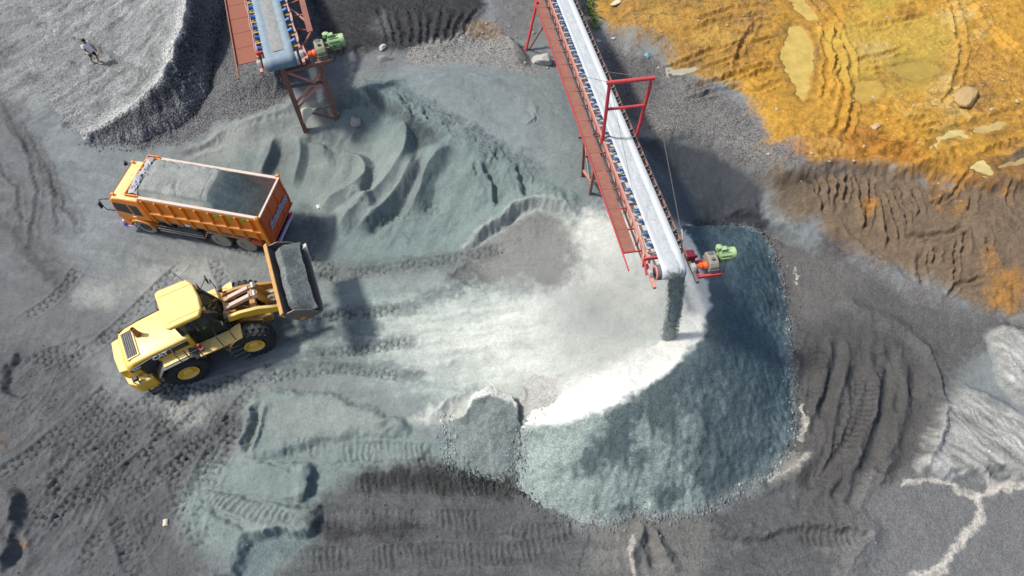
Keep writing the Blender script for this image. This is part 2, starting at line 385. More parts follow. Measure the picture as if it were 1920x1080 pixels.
# ochre yard: ruts and slabs
for g in ([(1240,135),(1300,108),(1380,82),(1462,72)], [(1260,148),(1330,122),(1400,106),(1450,102)], [(1280,170),(1350,150),(1420,128),(1468,122)], [(1270,190),(1330,178),(1400,158)],
          [(1390,150),(1440,138),(1470,128)], [(1400,170),(1450,160),(1480,150)], [(1545,40),(1550,90),(1552,140),(1545,190)], [(1565,40),(1570,90),(1566,140)], [(1500,150),(1495,180)],
          [(1600,50),(1670,44),(1740,30)], [(1590,115),(1640,110),(1700,92)], [(1620,130),(1700,128)], [(1760,80),(1800,92),(1830,110)], [(1825,0),(1850,40),(1890,85),(1920,112)], [(1690,240),(1740,258),(1800,240),(1915,205)],
          [(1840,290),(1880,278),(1920,262)], [(1715,300),(1750,275),(1765,262)]):
    groove(g, random.uniform(.12, .2), random.uniform(.12, .2), .8, .35, tcol=(.10, .06, .02), broken=.4)
for g in ([(1490,-20),(1540,40),(1575,110),(1580,190),(1560,260)], [(1510,-20),(1560,40),(1596,110),(1602,190),(1585,262)], [(1420,40),(1390,90),(1380,140)], [(1640,200),(1700,225),(1760,222)], [(1640,212),(1700,238),(1765,236)], [(1780,-10),(1800,60),(1800,130),(1770,200)], [(1300,40),(1360,20),(1430,10)], [(1300,56),(1365,36),(1440,28)]):
    groove(g, .16, .15, .8, .35, tcol=(.16, .085, .025), broken=.35)
ridge([(1815,0),(1840,32),(1885,78),(1930,115)], .35, .25, .5)
ridge([(1710,310),(1760,285),(1830,262),(1915,235)], .22, .4, .4)
ridge([(1630,290),(1660,275),(1700,262)], .2, .4, .4)
# dark soil lower right: dozer furrows
for g, wd, dp in (([(1612,680),(1604,715),(1594,760),(1585,815),(1552,868),(1505,918)], .22, .30), ([(1567,630),(1572,665),(1556,728),(1538,790)], .16, .22),
          ([(1675,648),(1662,735),(1648,815),(1618,885),(1588,960)], .15, .18), ([(1722,690),(1712,720),(1715,755)], .2, .22), ([(1500,640),(1512,690),(1500,740)], .2, .15),
          ([(1650,660),(1652,690)], .16, .2), ([(1640,840),(1650,880),(1700,885)], .12, .12), ([(1590,900),(1560,940)], .12, .14), ([(1530,780),(1528,820)], .12, .14),
          ([(1630,700),(1625,760),(1600,830)], .12, .12), ([(1690,700),(1680,780),(1660,840)], .12, .1)):
    groove(g, wd * 1.5, dp * .8, .5, .22, warp=False)
ridge([(1690,632),(1738,665),(1762,720),(1757,780),(1742,840),(1728,884)], .35, .3, .9)
ridge([(1560,560),(1650,600),(1720,640),(1760,690)], .3, .8, .5)
ridge([(1580,700),(1590,760),(1570,830),(1520,890)], .28, .5, .35)
ridge([(1535,650),(1545,700),(1530,760),(1505,800)], .22, .5, .3)
ridge([(1640,680),(1635,760),(1612,840),(1570,910)], .22, .5, .3)
ridge([(1700,690),(1690,770),(1668,850),(1630,930)], .25, .5, .35)
ridge([(1300,975),(1340,1000),(1420,1008),(1500,985),(1600,985),(1628,1010),(1600,1050),(1560,1090)], .35, .9, .28)
ridge([(1200,960),(1198,1000),(1190,1040),(1190,1090)], .28, .35, .4)
ridge([(1215,970),(1235,1020),(1270,1080)], .25, .4, .5)
groove([(1210,985),(1222,1030),(1240,1080)], .2, .2, .3, .3)
ridge([(1400,900),(1440,915),(1490,905)], .12, .3, .3)
for a in range(7): groove([(1105+a*9,985),(1100+a*9,1030),(1090+a*10,1085)], .1, .05, .6)
terrace([(1770,752),(1800,735),(1842,740),(1930,792),(2050,840),(2050,880),(1930,896),(1850,892),(1730,882),(1742,838),(1758,780)], .55, .6)
terrace([(1858,622),(1876,613),(1930,628),(2040,650),(2040,780),(1930,760),(1890,730),(1868,690)], .55, .55)
for a in range(9):
    x = 1775 + a * 14; groove([(x, 752 + a * 4), (x + 35, 790 + a * 4), (x + 85, 842 + a * 2)], .1, .09, .5)
# pits and ledges on the left
terrace([(5,690),(30,672),(62,680),(70,705),(50,735),(15,735)], -.28, .35)
terrace([(-40,760),(40,770),(60,800),(20,830),(-40,820)], -.2, .4)
ridge([(-20,930),(20,930),(30,980),(15,1040),(0,1090)], .5, .4, .7)
ridge([(60,980),(110,950),(150,900)], .12, .5, .5)
groove([(0,970),(20,1010),(18,1080)], .25, .25, .4, .5)
terrace([(840,525),(858,505),(900,500),(925,540),(880,552)], -.15, .3)
terrace([(770,460),(760,440),(820,432),(860,440)], -.10, .4)
# dark stone slope at the top
for a in range(10):
    groove([(700 + a * 22, 10 + (a % 3) * 6), (720 + a * 18, 40), (730 + a * 14, 88)], .14, .10, .5)
ridge([(640,100),(700,95),(760,98),(830,90),(900,60)], .3, .5, .8)
ridge([(930,60),(970,90),(990,125)], .3, .4, .5)

# ------------------------------------------------------------------ what the ground is made of
paint([(-250,600),(120,640),(200,740),(330,760),(440,745),(470,790),(420,860),(350,930),(360,1000),(420,1100),(-250,1200)], (.098,.103,.105), .9, .95, .8, (.15,.1,.5))
paint([(-200,180),(20,170),(70,260),(110,360),(130,470),(200,560),(270,640),(180,660),(60,640),(-200,600)], (.125,.130,.132), .9, .8, .6)
paint([(-300,-200),(420,-200),(360,0),(330,80),(250,190),(160,235),(60,180),(-100,150)], (.215,.222,.215), .9, .9, .5, (.45,.0,.4))
paint([(230,-60),(352,-60),(322,90),(255,195),(205,200),(190,120)], (.34,.345,.33), .6, .85, .4, (.35,0,.2))
paint([(190,560),(290,470),(420,480),(520,470),(640,480),(700,520),(560,560),(400,520),(300,540),(250,600)], (.20,.215,.205), .9, .7, .8)
for k in range(22):
    cx_, cy_ = random.uniform(0, 260), random.uniform(0, 235); rr = random.uniform(12, 34)
    paint([(cx_ + rr * random.uniform(.6, 1.4) * math.cos(a * .9), cy_ + rr * .6 * random.uniform(.6, 1.3) * math.sin(a * .9)) for a in range(7)], random.choice([(.105,.108,.112), (.12,.123,.126), (.27,.275,.265)]), .4, .65, .7, (.45,0,.5), patch=.6)
for p in ([(250,525),(275,505),(300,515),(290,545),(262,548)], [(318,505),(350,486),(385,500),(405,535),(380,560),(335,530)], [(130,540),(180,525),(225,545),(200,575),(150,570)], [(310,760),(350,740),(400,755),(380,800),(330,800)]):
    paint(p, (.30,.31,.29), .5, .75, .6)
# sand bank: blue grey above, grey green on the face
paint([(420,240),(560,195),(640,170),(720,120),(850,110),(1000,140),(1080,200),(1120,330),(1090,420),(900,460),(760,500),(600,480),(540,420),(520,330),(380,300)], (.165,.213,.204), .6, 1, .4)
paint([(720,130),(850,112),(1000,140),(1075,200),(1125,360),(1060,350),(950,285),(880,250),(820,203),(750,160)], (.205,.235,.235), .4, .9, .3)
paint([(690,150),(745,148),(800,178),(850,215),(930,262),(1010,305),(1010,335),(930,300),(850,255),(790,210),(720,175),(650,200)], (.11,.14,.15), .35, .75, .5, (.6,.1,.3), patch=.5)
paint([(596,204),(640,184),(700,186),(760,204),(812,242),(814,262),(780,258),(742,228),(690,204),(640,212),(600,228)], (.090,.110,.116), .35, .8, .5, (.25,.1,.4))  # dark bands and hollows from here: moist coarse sand, shading partly painted in
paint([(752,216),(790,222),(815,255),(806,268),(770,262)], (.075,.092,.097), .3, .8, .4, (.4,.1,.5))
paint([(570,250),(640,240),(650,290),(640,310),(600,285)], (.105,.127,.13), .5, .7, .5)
paint([(778,285),(800,300),(800,335),(770,380),(700,425),(640,440),(700,405),(760,360)], (.110,.135,.140), .3, .7, .3)  # dark flank beside the fold: moist sand with some shade painted on
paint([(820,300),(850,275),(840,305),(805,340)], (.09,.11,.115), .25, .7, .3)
paint([(505,262),(530,256),(556,262),(560,300),(540,345),(495,340)], (.135,.155,.155), .3, .7, .3)
paint([(560,270),(640,230),(760,260),(800,330),(720,400),(600,430),(560,360)], (.215,.24,.228), .8, .6, .5)
paint([(1080,380),(1200,300),(1290,380),(1270,420),(1090,410)], (.16,.185,.19), .6, .9, .5)
paint([(840,525),(872,478),(950,422),(1010,394),(1050,400),(1076,425),(1078,520),(1010,550),(930,545)], (.185,.190,.178), .5, .95, .4, (.15,0,.3))
stroke([(872,468),(905,434),(942,408),(980,386),(1020,378),(1060,392)], (.34,.36,.34), .30, .8, .2)  # sunlit lip of the hump, painted as a pale line
paint([(835,505),(880,500),(925,520),(930,545),(860,552)], (.08,.085,.085), .35, .7, .4)
paint([(400,245),(470,215),(570,195),(620,215),(560,260),(420,300),(350,300)], (.25,.27,.255), .5, .85, .4)
# working floor towards the crater, whitening with stone flour
paint([(560,560),(700,530),(850,540),(1000,560),(1050,700),(960,760),(820,760),(640,690),(530,680),(520,610)], (.225,.278,.260), 1.2, .95, .8)
paint([(690,600),(840,560),(1000,555),(1060,700),(980,760),(860,740),(740,690)], (.43,.465,.425), 1.2, .9, 1.0)
paint([(850,640),(980,560),(1080,520),(1082,430),(1075,405),(1130,398),(1262,412),(1300,430),(1345,560),(1300,680),(1180,760),(1050,800),(1010,770),(1020,720),(930,690)], (.54,.56,.515), .8, 1, .8)
paint([(940,620),(1040,590),(1150,580),(1220,640),(1150,690),(1020,720),(950,690)], (.42,.45,.415), .9, .8, .8)
paint([(1035,800),(1060,745),(1160,680),(1260,640),(1320,570),(1345,600),(1260,720),(1120,790)], (.74,.74,.69), .5, .95, .3)
paint([(755,790),(800,770),(860,745),(900,725),(940,745),(900,790),(840,790),(790,800)], (.48,.50,.46), .35, .9, .4)
paint([(960,740),(1010,700),(1050,720),(1040,780),(990,790)], (.36,.355,.335), .3, .85, .5, (.3,0,.6))
for pts in ([(525,598),(620,590),(700,585),(772,578)], [(590,660),(680,650),(772,640)], [(535,690),(650,690),(785,705)], [(520,628),(640,622),(700,614)], [(800,555),(860,545)]):
    stroke(pts, (.105,.125,.125), .38, .75, .5)
stroke([(600,510),(720,500),(830,488),(920,470)], (.10,.115,.115), .45, .8, .4)
stroke([(580,470),(600,440),(570,400)], (.08,.085,.09), .5, .7, .5)  # truck shadow beyond the tailgate, painted as a dark stroke
# lower-left tongue: grey green sand
paint([(478,740),(560,730),(650,748),(760,790),(800,810),(960,860),(960,890),(700,885),(590,960),(590,1010),(480,1100),(420,1060),(350,980),(345,930),(392,868),(455,845)], (.190,.235,.220), .5, .95, .6, (.1,0,.1))
paint([(500,760),(640,752),(740,795),(640,815),(520,820)], (.25,.275,.255), .6, .7, .6)
paint([(460,1010),(575,990),(585,1010),(470,1085),(445,1060)], (.13,.17,.175), .3, .9, .3, (.2,.1,.2))  # shade on the tongue's steep end, painted as darker teal
paint([(560,890),(592,872),(590,930),(565,945)], (.12,.15,.155), .2, .8, .2)  # shaded side of the ledge painted darker
paint([(420,950),(520,960),(590,970),(560,1000),(460,990)], (.22,.25,.235), .4, .6, .4)
# dark dirt lower centre and right
paint([(590,1010),(600,930),(690,880),(830,865),(960,890),(1080,985),(1200,965),(1300,970),(1440,900),(1480,880),(1520,1000),(1500,1150),(500,1200),(560,1040)], (.090,.096,.096), .5, .95, .5, (.25,.1,.4))
paint([(690,885),(830,868),(850,890),(960,900),(980,930),(700,915)], (.040,.042,.041), .35, .9, .5, (.4,.15,.5))
paint([(600,985),(760,975),(780,1000),(620,1015)], (.042,.04,.04), .35, .85, .5, (.4,.15,.5))
paint([(1100,980),(1200,965),(1300,980),(1330,1040),(1290,1100),(1120,1100)], (.17,.165,.152), .5, .7, .5)
paint([(1420,420),(1520,460),(1620,490),(1700,540),(1800,570),(1930,610),(1930,640),(1860,640),(1780,730),(1740,880),(1640,1000),(1560,1100),(1500,1000),(1480,880),(1492,740),(1478,600),(1440,470)], (.096,.096,.094), .5, .97, .5, (.25,.1,.3))
paint([(1480,640),(1560,600),(1700,640),(1750,720),(1730,830),(1620,930),(1500,940),(1500,800)], (.076,.074,.072), .6, .85, .5)
paint([(1440,440),(1500,470),(1600,500),(1590,560),(1500,600),(1470,520)], (.13,.122,.118), .6, .8, .5)
paint([(1620,900),(1740,890),(1930,900),(1930,1100),(1580,1100)], (.150,.150,.150), .7, .9, .6, (.3,.05,.2))
paint([(1535,420),(1560,422),(1620,450),(1690,500),(1850,600),(1700,560),(1600,500)], (.165,.152,.148), .4, .5, .6, (.5,0,.2))
paint([(1540,440),(1580,435),(1610,460),(1580,475),(1545,465)], (.06,.057,.063), .35, .8, .3)
# pit corner under the bank: near black, slightly glossy ground
paint([(1190,262),(1240,252),(1300,262),(1350,282),(1400,306),(1428,335),(1432,400),(1400,425),(1290,420),(1270,360),(1220,300)], (.040,.046,.054), .35, .97, .3, (.1,.35,.2))
paint([(1190,300),(1230,290),(1300,360),(1310,415),(1262,415),(1230,360)], (.085,.105,.12), .5, .8, .5)
paint([(1350,405),(1395,398),(1435,408),(1440,425),(1390,424)], (.03,.033,.036), .25, .9, .2)
paint([(380,-150),(620,-150),(600,-20),(590,60),(575,120),(540,180),(500,205),(440,225),(400,240),(345,268),(240,276),(280,230),(370,150)], (.135,.138,.142), .3, 1, .35, (1.0,0,.4))
# gravel between pit and ochre yard
paint([(1140,60),(1240,120),(1330,160),(1440,225),(1500,280),(1520,310),(1420,330),(1340,275),(1240,250),(1180,230),(1130,150)], (.165,.158,.150), .5, .95, .6, (.75,0,.3))
paint([(1130,90),(1220,110),(1240,180),(1170,220)], (.09,.09,.092), .6, .8, .6, (.6,.1,.4))
# ochre yard
OCHRE = (.48,.26,.038)
paint([(1095,-150),(1105,0),(1150,50),(1250,70),(1270,130),(1380,160),(1425,215),(1440,262),(1500,262),(1520,300),(1600,300),(1700,318),(1800,345),(1870,330),(2000,250),(2150,200),(2150,-200)], OCHRE, .5, 1, .8, (.15,.40,.75))
paint([(1120,-100),(1140,20),(1230,90),(1330,140),(1400,110),(1440,60),(1440,-60)], (.26,.16,.065), .9, .85, 1.0, (.5,.1,.8), patch=.6)
paint([(1480,270),(1600,240),(1700,260),(1720,300),(1600,310),(1520,305)], (.40,.17,.03), .6, .8, .7, (.2,.1,1.0))
paint([(1540,60),(1600,40),(1780,30),(1800,100),(1730,170),(1620,170),(1560,120)], (.44,.30,.055), .7, .8, .7, (.1,.5,.5))
paint([(1680,110),(1780,70),(1800,130),(1740,170),(1660,165)], (.34,.29,.05), .7, .45, .9, (.1,.5,.5), patch=.8)
paint([(1590,40),(1680,10),(1760,-20),(1640,-30)], (.42,.34,.06), .6, .6, .6, (.1,.4,.5))
paint([(1800,60),(1925,130),(1925,210),(1800,235),(1740,190),(1760,110)], (.40,.22,.06), .7, .6, .7, (.5,.1,.9), patch=.4)
for k in range(26):
    cx_, cy_ = random.uniform(1240, 1900), random.uniform(-10, 290)
    if cy_ > 150 and cx_ < 1430: continue
    rr = random.uniform(14, 50); pts = [(cx_ + rr * random.uniform(.6, 1.3) * math.cos(a * .9), cy_ + rr * .7 * random.uniform(.6, 1.3) * math.sin(a * .9)) for a in range(7)]
    paint(pts, random.choice([(.20,.105,.035), (.56,.36,.10), (.30,.15,.04), (.54,.40,.15), (.52,.33,.08), (.20,.13,.07)]), .35, random.uniform(.4, .75), .7, (.3,.25,.9), patch=.5)
# brown spoil slope
paint([(1432,335),(1520,310),(1600,305),(1700,322),(1800,345),(1880,290),(2000,240),(2150,300),(2150,640),(1930,600),(1850,585),(1780,545),(1690,500),(1620,480),(1540,420),(1470,400)], (.175,.128,.085), .45, 1, .5, (.2,.1,.7))
for p in ([(1700,330),(1800,350),(1870,310),(1860,290),(1760,300)], [(1745,330),(1790,350),(1760,370)], [(1840,520),(1910,500),(1925,560),(1870,580)], [(1840,320),(1925,300),(1925,330),(1850,345)], [(1610,380),(1640,370),(1640,400)], [(1760,390),(1810,380),(1790,410)], [(1840,470),(1860,460),(1865,500)], [(1860,345),(1900,340),(1890,365)]):
    paint(p, (.42,.20,.04), .4, .8, .6, (.2,.2,.9), patch=.4)
paint([(1440,345),(1520,325),(1500,370),(1460,390)], (.13,.105,.08), .5, .6, .4)
# ochre specks lower left
for p in ([(40,1015),(52,1012),(47,1024)], [(0,820),(9,815),(7,838)]): paint(p, (.26,.14,.06), .2, .55, .4)
# pale fans and white dried runnels
paint([(1768,754),(1800,735),(1842,740),(1930,792),(2050,850),(2050,890),(1930,898),(1850,893),(1728,884),(1742,838),(1756,780)], (.30,.30,.28), .25, .9, .3, (.2,0,.2))
paint([(1858,622),(1876,613),(1930,630),(2040,660),(2040,790),(1930,760),(1890,730),(1868,690)], (.32,.32,.30), .25, .9, .3, (.2,0,.2))
streaks([(1768,754),(1842,740),(1930,792),(2050,860),(1930,898),(1728,884)], R(-42), 1.8, .24, .025, 1.1, .4, 71)
streaks([(1858,622),(1930,630),(2040,660),(2040,790),(1890,730)], R(-60), 1.6, .24, .022, 1.0, .3, 72)
WHT = (.52,.49,.43)
for pts, wd in (([(1930,905),(1870,918),(1838,930),(1842,965),(1815,998),(1792,1035),(1765,1065),(1715,1085)], .17), ([(1838,930),(1800,922),(1785,905),(1740,902),(1692,908)], .10),
                ([(1500,758),(1514,788),(1496,820)], .08), ([(1440,895),(1488,884),(1512,848)], .06), ([(1850,893),(1870,918)], .16), ([(1185,1010),(1186,1080)], .06), ([(1492,500),(1492,535)], .05)):
    stroke(pts, WHT, wd, .9, .22)
paint([(1445,890),(1490,860),(1515,845),(1500,880),(1460,896)], (.27,.26,.235), .3, .8, .3)
# black stone at the top and the light gravel spread below it
paint([(560,-150),(920,-150),(905,20),(880,60),(830,92),(740,102),(640,110),(590,60)], (.040,.041,.043), .5, .97, .4, (.5,.1,.5))
paint([(690,50),(720,20),(740,40),(715,70)], (.11,.115,.12), .4, .7, .4)
paint([(750,110),(790,85),(870,60),(900,40),(940,55),(990,110),(1000,140),(880,120),(770,125)], (.26,.255,.24), .35, .95, .5, (.8,0,.6))
paint([(870,55),(900,36),(940,50),(935,72),(890,70)], (.24,.17,.10), .3, .7, .4, (.6,0,1.0))
paint([(900,-100),(1010,-100),(1010,60),(960,70),(930,40)], (.15,.15,.15), .4, .8, .4, (.3,0,.3))
paint([(610,105),(700,95),(760,100),(740,130),(660,160),(600,190)], (.17,.18,.178), .4, .9, .4, (.2,0,.3))
paint([(960,80),(985,90),(995,125),(970,110)], (.05,.05,.052), .25, .7, .3)
# old ruts of the haul road, far left
for pts, wd in (([(-20,160),(30,230),(60,300),(68,350),(64,420),(55,475)], .28), ([(55,255),(90,310),(105,365),(108,430)], .22), ([(-20,290),(30,350),(38,400),(40,430)], .25), ([(-20,370),(20,420),(65,475),(130,540)], .5), ([(10,215),(50,270),(85,310),(100,345),(135,400),(150,430)], .35)):
    stroke(pts, (.085,.088,.090), wd, .65, .3); groove(pts, wd * .5, .05, .6)
streaks([(-100,300),(200,260),(350,420),(560,500),(560,620),(300,520),(100,560),(-100,500)], R(-14), 3.5, .5, .07, .30, 1.2, 73)
streaks([(-50,-50),(340,-50),(320,100),(200,240),(-50,200)], R(42), 2.6, .5, .07, .5, .8, 85)
streaks([(560,560),(820,540),(1000,560),(1000,720),(760,740),(540,700)], R(3), 4.0, .45, .09, .38, 1.2, 74)
streaks([(-100,640),(260,740),(440,780),(340,1000),(200,1100),(-100,1100)], R(48), 2.5, .5, .08, .35, 1.0, 75)
streaks([(600,300),(760,200),(1000,300),(900,460),(640,460)], R(62), 2.2, .6, .08, .18, .8, 76)
streaks([(1480,620),(1700,640),(1720,800),(1560,960),(1480,900)], R(66), 2.2, .35, .10, .30, .8, 77)
streaks([(590,880),(1080,1000),(1500,980),(1500,1090),(560,1090)], R(0), 2.5, .35, .05, .40, .6, 78)
streaks([(560,-80),(900,-80),(880,60),(640,100)], R(-35), 1.8, .3, .10, .45, .5, 79)
streaks([(1120,0),(1920,-100),(1920,280),(1500,290),(1270,130)], R(20), 1.4, .4, .07, .22, .8, 80)
streaks([(1060,420),(1250,430),(1300,600),(1100,740),(960,700),(960,600)], R(12), 3.0, .8, .06, .10, .8, 81)

for t_, w_ in (([(60,1000),(140,910),(240,830),(335,770)], 2.4), ([(200,960),(270,880),(350,820),(425,760)], 2.0), ([(352,985),(385,900),(425,820),(455,770)], 1.3), ([(110,860),(180,790),(240,740)], 1.4), ([(300,900),(350,850),(390,800)], 1.2), ([(250,700),(330,740),(420,720),(520,690)], 1.0), ([(60,690),(120,660),(190,640)], 1.0), ([(640,520),(560,480),(480,450)], .9), ([(230,1000),(250,1050),(262,1090)], .9)):
    tyre_track(t_, wid=w_, strength=.72, tint=.5)
# more worn prints crossing at random
for k in range(16):
    x0, y0 = random.uniform(30, 380), random.uniform(770, 1050); a = R(random.gauss(-48, 22)); l_ = random.uniform(60, 130)
    tyre_track([(x0, y0), (x0 + math.cos(a) * l_ * .5 + random.uniform(-8, 8), y0 + math.sin(a) * l_ * .5), (x0 + math.cos(a) * l_, y0 + math.sin(a) * l_)], strength=random.uniform(.35, .8), deep=random.uniform(.04, .07))
# tracks
for t in ([(585,522),(700,510),(800,492),(900,476),(960,462)], [(560,596),(640,592),(760,580)], [(590,665),(690,655),(775,640)], [(500,712),(560,700),(640,690),(760,706)],
          [(700,412),(760,398),(830,388)], [(180,650),(230,605),(290,545),(340,500)], [(60,985),(130,880),(215,800),(330,712)], [(95,1000),(170,900),(260,830),(350,745)], [(-20,900),(60,850),(150,775),(210,720)],
          [(215,905),(280,845),(345,800),(400,750)], [(250,935),(320,880),(370,830),(425,770)], [(340,985),(362,920),(395,850),(435,780),(480,725),(530,690)], [(365,1000),(385,915),(415,850),(452,790)], [(100,700),(160,660),(210,625)],
          [(215,960),(235,1020),(240,1070)], [(150,1070),(175,1020),(200,985)], [(130,905),(90,950),(60,1010)], [(400,480),(415,520),(440,545)], [(500,440),(560,470)], [(40,600),(100,560),(150,500)], [(380,440),(470,470),(560,480)], [(320,880),(340,940),(350,1010)]):
    tyre_track(t, strength=random.uniform(.65, 1.05))
for t, sk in (([(632,850),(720,848),(835,852)], .1), ([(655,905),(760,908),(860,912),(950,908)], .15), ([(600,975),(700,972),(800,975),(945,975)], .1), ([(548,1052),(700,1045),(850,1040),(1000,1035),(1095,1015)], .1), ([(370,915),(450,945),(555,982)], -.2),
              ([(940,975),(1010,1000),(1090,990)], .2), ([(1488,1000),(1550,1002),(1620,995)], .0), ([(1530,640),(1545,690),(1530,760)], .1), ([(1585,800),(1572,870),(1540,930)], .3), ([(230,985),(310,980)], .4), ([(1400,985),(1470,990)], .1), ([(520,835),(630,842)], .1),
              ([(740,885),(850,880),(950,888)], .2), ([(1630,700),(1615,780),(1590,850)], .2)):
    crawler_track(t, skew=sk, wid=random.uniform(.75, 1.0), strength=random.uniform(.7, 1.1))
# foot prints on the sand slope
for k in range(16):
    t = k / 15; q = lay(425 + 130 * t + random.uniform(-3, 3), 250 - 38 * t + random.uniform(-3, 3) - 8 * math.sin(t * 3))
    sl = bbox([q, q], .35); d = np.hypot(X[sl] - q.x, Y[sl] - q.y); H[sl] -= (.06 * np.exp(-(d / .10) ** 2)).astype(np.float32)

# clods, crumbs and ripples
H += .016 * n_small + .008 * n_fine
n_clod = fbm(WX * 2.0, WY * 2.0, 4, .6, 57)
yard = sstep(.5, 1.0, PAR[..., 2]); H += yard * (.055 * np.abs(n_clod) + .05 * n_mid)
COL *= (1 - .45 * yard * sstep(.02, -.30, n_clod + .3 * n_mid))[..., None]
H += PAR[..., 2] * (.055 * np.maximum(0, n_small + .1) ** 1.5 * 1.4 + .03 * np.abs(n_fine) + .03 * n_small)
H += PAR[..., 0] * .018 * n_fine

# puddles: level floors sunk into the ochre clay
PUDDLES = []
def puddle(pts, label, col, drop=.03):
    global H
    p = LP(pts, 4); sl, d = signed(p, 1.0); z = float(H[sl][d > 0].mean()) if (d > 0).any() else 0
    z -= .05
    k = sstep(-.7, .05, d); H[sl] += (k * (z + .30 * H[sl] - .30 * z - H[sl])).astype(np.float32)
    H[sl] -= (.14 * sstep(-.08, .35, d)).astype(np.float32)
    rim_ = (np.exp(-((d + .12) / .22) ** 2) * .5 * (.6 + .4 * sstep(-.2, .2, n_small[sl])))[..., None]; COL[sl] += rim_ * (COL[sl] * .38 - COL[sl])
    PUDDLES.append((p, z - .035, label, col))
    wet = (sstep(-.45, .1, d) * .6)[..., None]; PAR[sl] += wet * (np.array((.1, .7, .3), np.float32) - PAR[sl])
PC = (.56,.40,.105)
puddle([(1465,75),(1485,45),(1505,50),(1525,75),(1530,120),(1520,170),(1505,187),(1485,165),(1467,115)], 'long pale yellow puddle beside the tyre ruts in the ochre clay', PC)
puddle([(1470,-15),(1500,-15),(1532,22),(1535,42),(1515,38),(1490,20)], 'pale yellow puddle cut off by the top edge of the picture', PC)
puddle([(1605,150),(1645,153),(1652,180),(1620,192),(1598,176)], 'rounded ochre puddle just below the greenish mud flat', (.50,.33,.07))
puddle([(1747,270),(1762,252),(1785,240),(1820,243),(1822,258),(1790,254),(1768,262),(1760,278)], 'hooked cream puddle curling round a mud hump at the right', (.58,.47,.20))
puddle([(1826,238),(1850,230),(1888,224),(1886,240),(1832,252)], 'narrow tan puddle right of the hooked cream puddle', (.50,.36,.13))
puddle([(1824,308),(1845,293),(1867,320),(1855,330),(1820,320)], 'small triangular cream puddle low in the brown slope', (.60,.48,.20))
puddle([(1866,306),(1890,296),(1925,290),(1925,304),(1876,316)], 'thin tan puddle running to the right edge of the picture', (.42,.30,.12))
puddle([(1252,132),(1280,124),(1305,117),(1313,128),(1280,142),(1258,143)], 'milky grey puddle in a rut between gravel and ochre clay', (.42,.40,.30))
puddle([(1668,126),(1700,115),(1745,116),(1765,130),(1730,148),(1685,145)], 'shallow olive puddle on the greenish mud flat', (.42,.29,.06))
# ------------------------------------------------------------------ heaps of loose stone: each a body of its own on the ground
GROUND = H.copy()
def tag(o, label=None, cat=None, group=None, kind=None):
    if label: o['label'] = label
    if cat: o['category'] = cat
    if group: o['group'] = group
    if kind: o['kind'] = kind
    return o
def grid_object(name, xs, ys, Hs, cols, pars, material, keep=None):
    ny, nx = Hs.shape
    V = np.empty((ny * nx, 3), np.float32); V[:, 0] = np.tile(xs, ny); V[:, 1] = np.repeat(ys, nx); V[:, 2] = Hs.ravel()
    i = np.arange(ny * nx).reshape(ny, nx)
    q4 = np.stack([i[:-1, :-1], i[:-1, 1:], i[1:, 1:], i[1:, :-1]], -1).reshape(-1, 4)
    if keep is not None:
        kf = (keep[:-1, :-1] | keep[:-1, 1:] | keep[1:, 1:] | keep[1:, :-1]).ravel(); q4 = q4[kf]
        used = np.unique(q4); rm = np.full(ny * nx, -1, np.int64); rm[used] = np.arange(len(used))
        V = V[used]; q4 = rm[q4]; cols = cols.reshape(-1, 3)[used]; pars = pars.reshape(-1, 3)[used]
    me = bpy.data.meshes.new(name)
    me.vertices.add(len(V)); me.vertices.foreach_set('co', V.ravel())
    me.loops.add(q4.size); me.loops.foreach_set('vertex_index', q4.ravel().astype(np.int32))
    me.polygons.add(len(q4)); me.polygons.foreach_set('loop_start', np.arange(0, q4.size, 4, dtype=np.int32)); me.polygons.foreach_set('loop_total', np.full(len(q4), 4, np.int32))
    me.update(calc_edges=True)
    me.polygons.foreach_set('use_smooth', np.ones(len(q4), bool))
    for nm, a in (('Col', cols), ('Par', pars)):
        at_ = me.attributes.new(nm, 'FLOAT_COLOR', 'POINT'); b = np.ones((len(V), 4), np.float32); b[:, :3] = a.reshape(-1, 3); at_.data.foreach_set('color', b.ravel())
    me.materials.append(material)
    o = bpy.data.objects.new(name, me); C.objects.link(o); return o

M_EARTH = earth('loose earth'); M_STONE = earth('crushed stone', 24.0, .42); M_GRAV = earth('coarse gravel', 15.0, .8, 1.5)

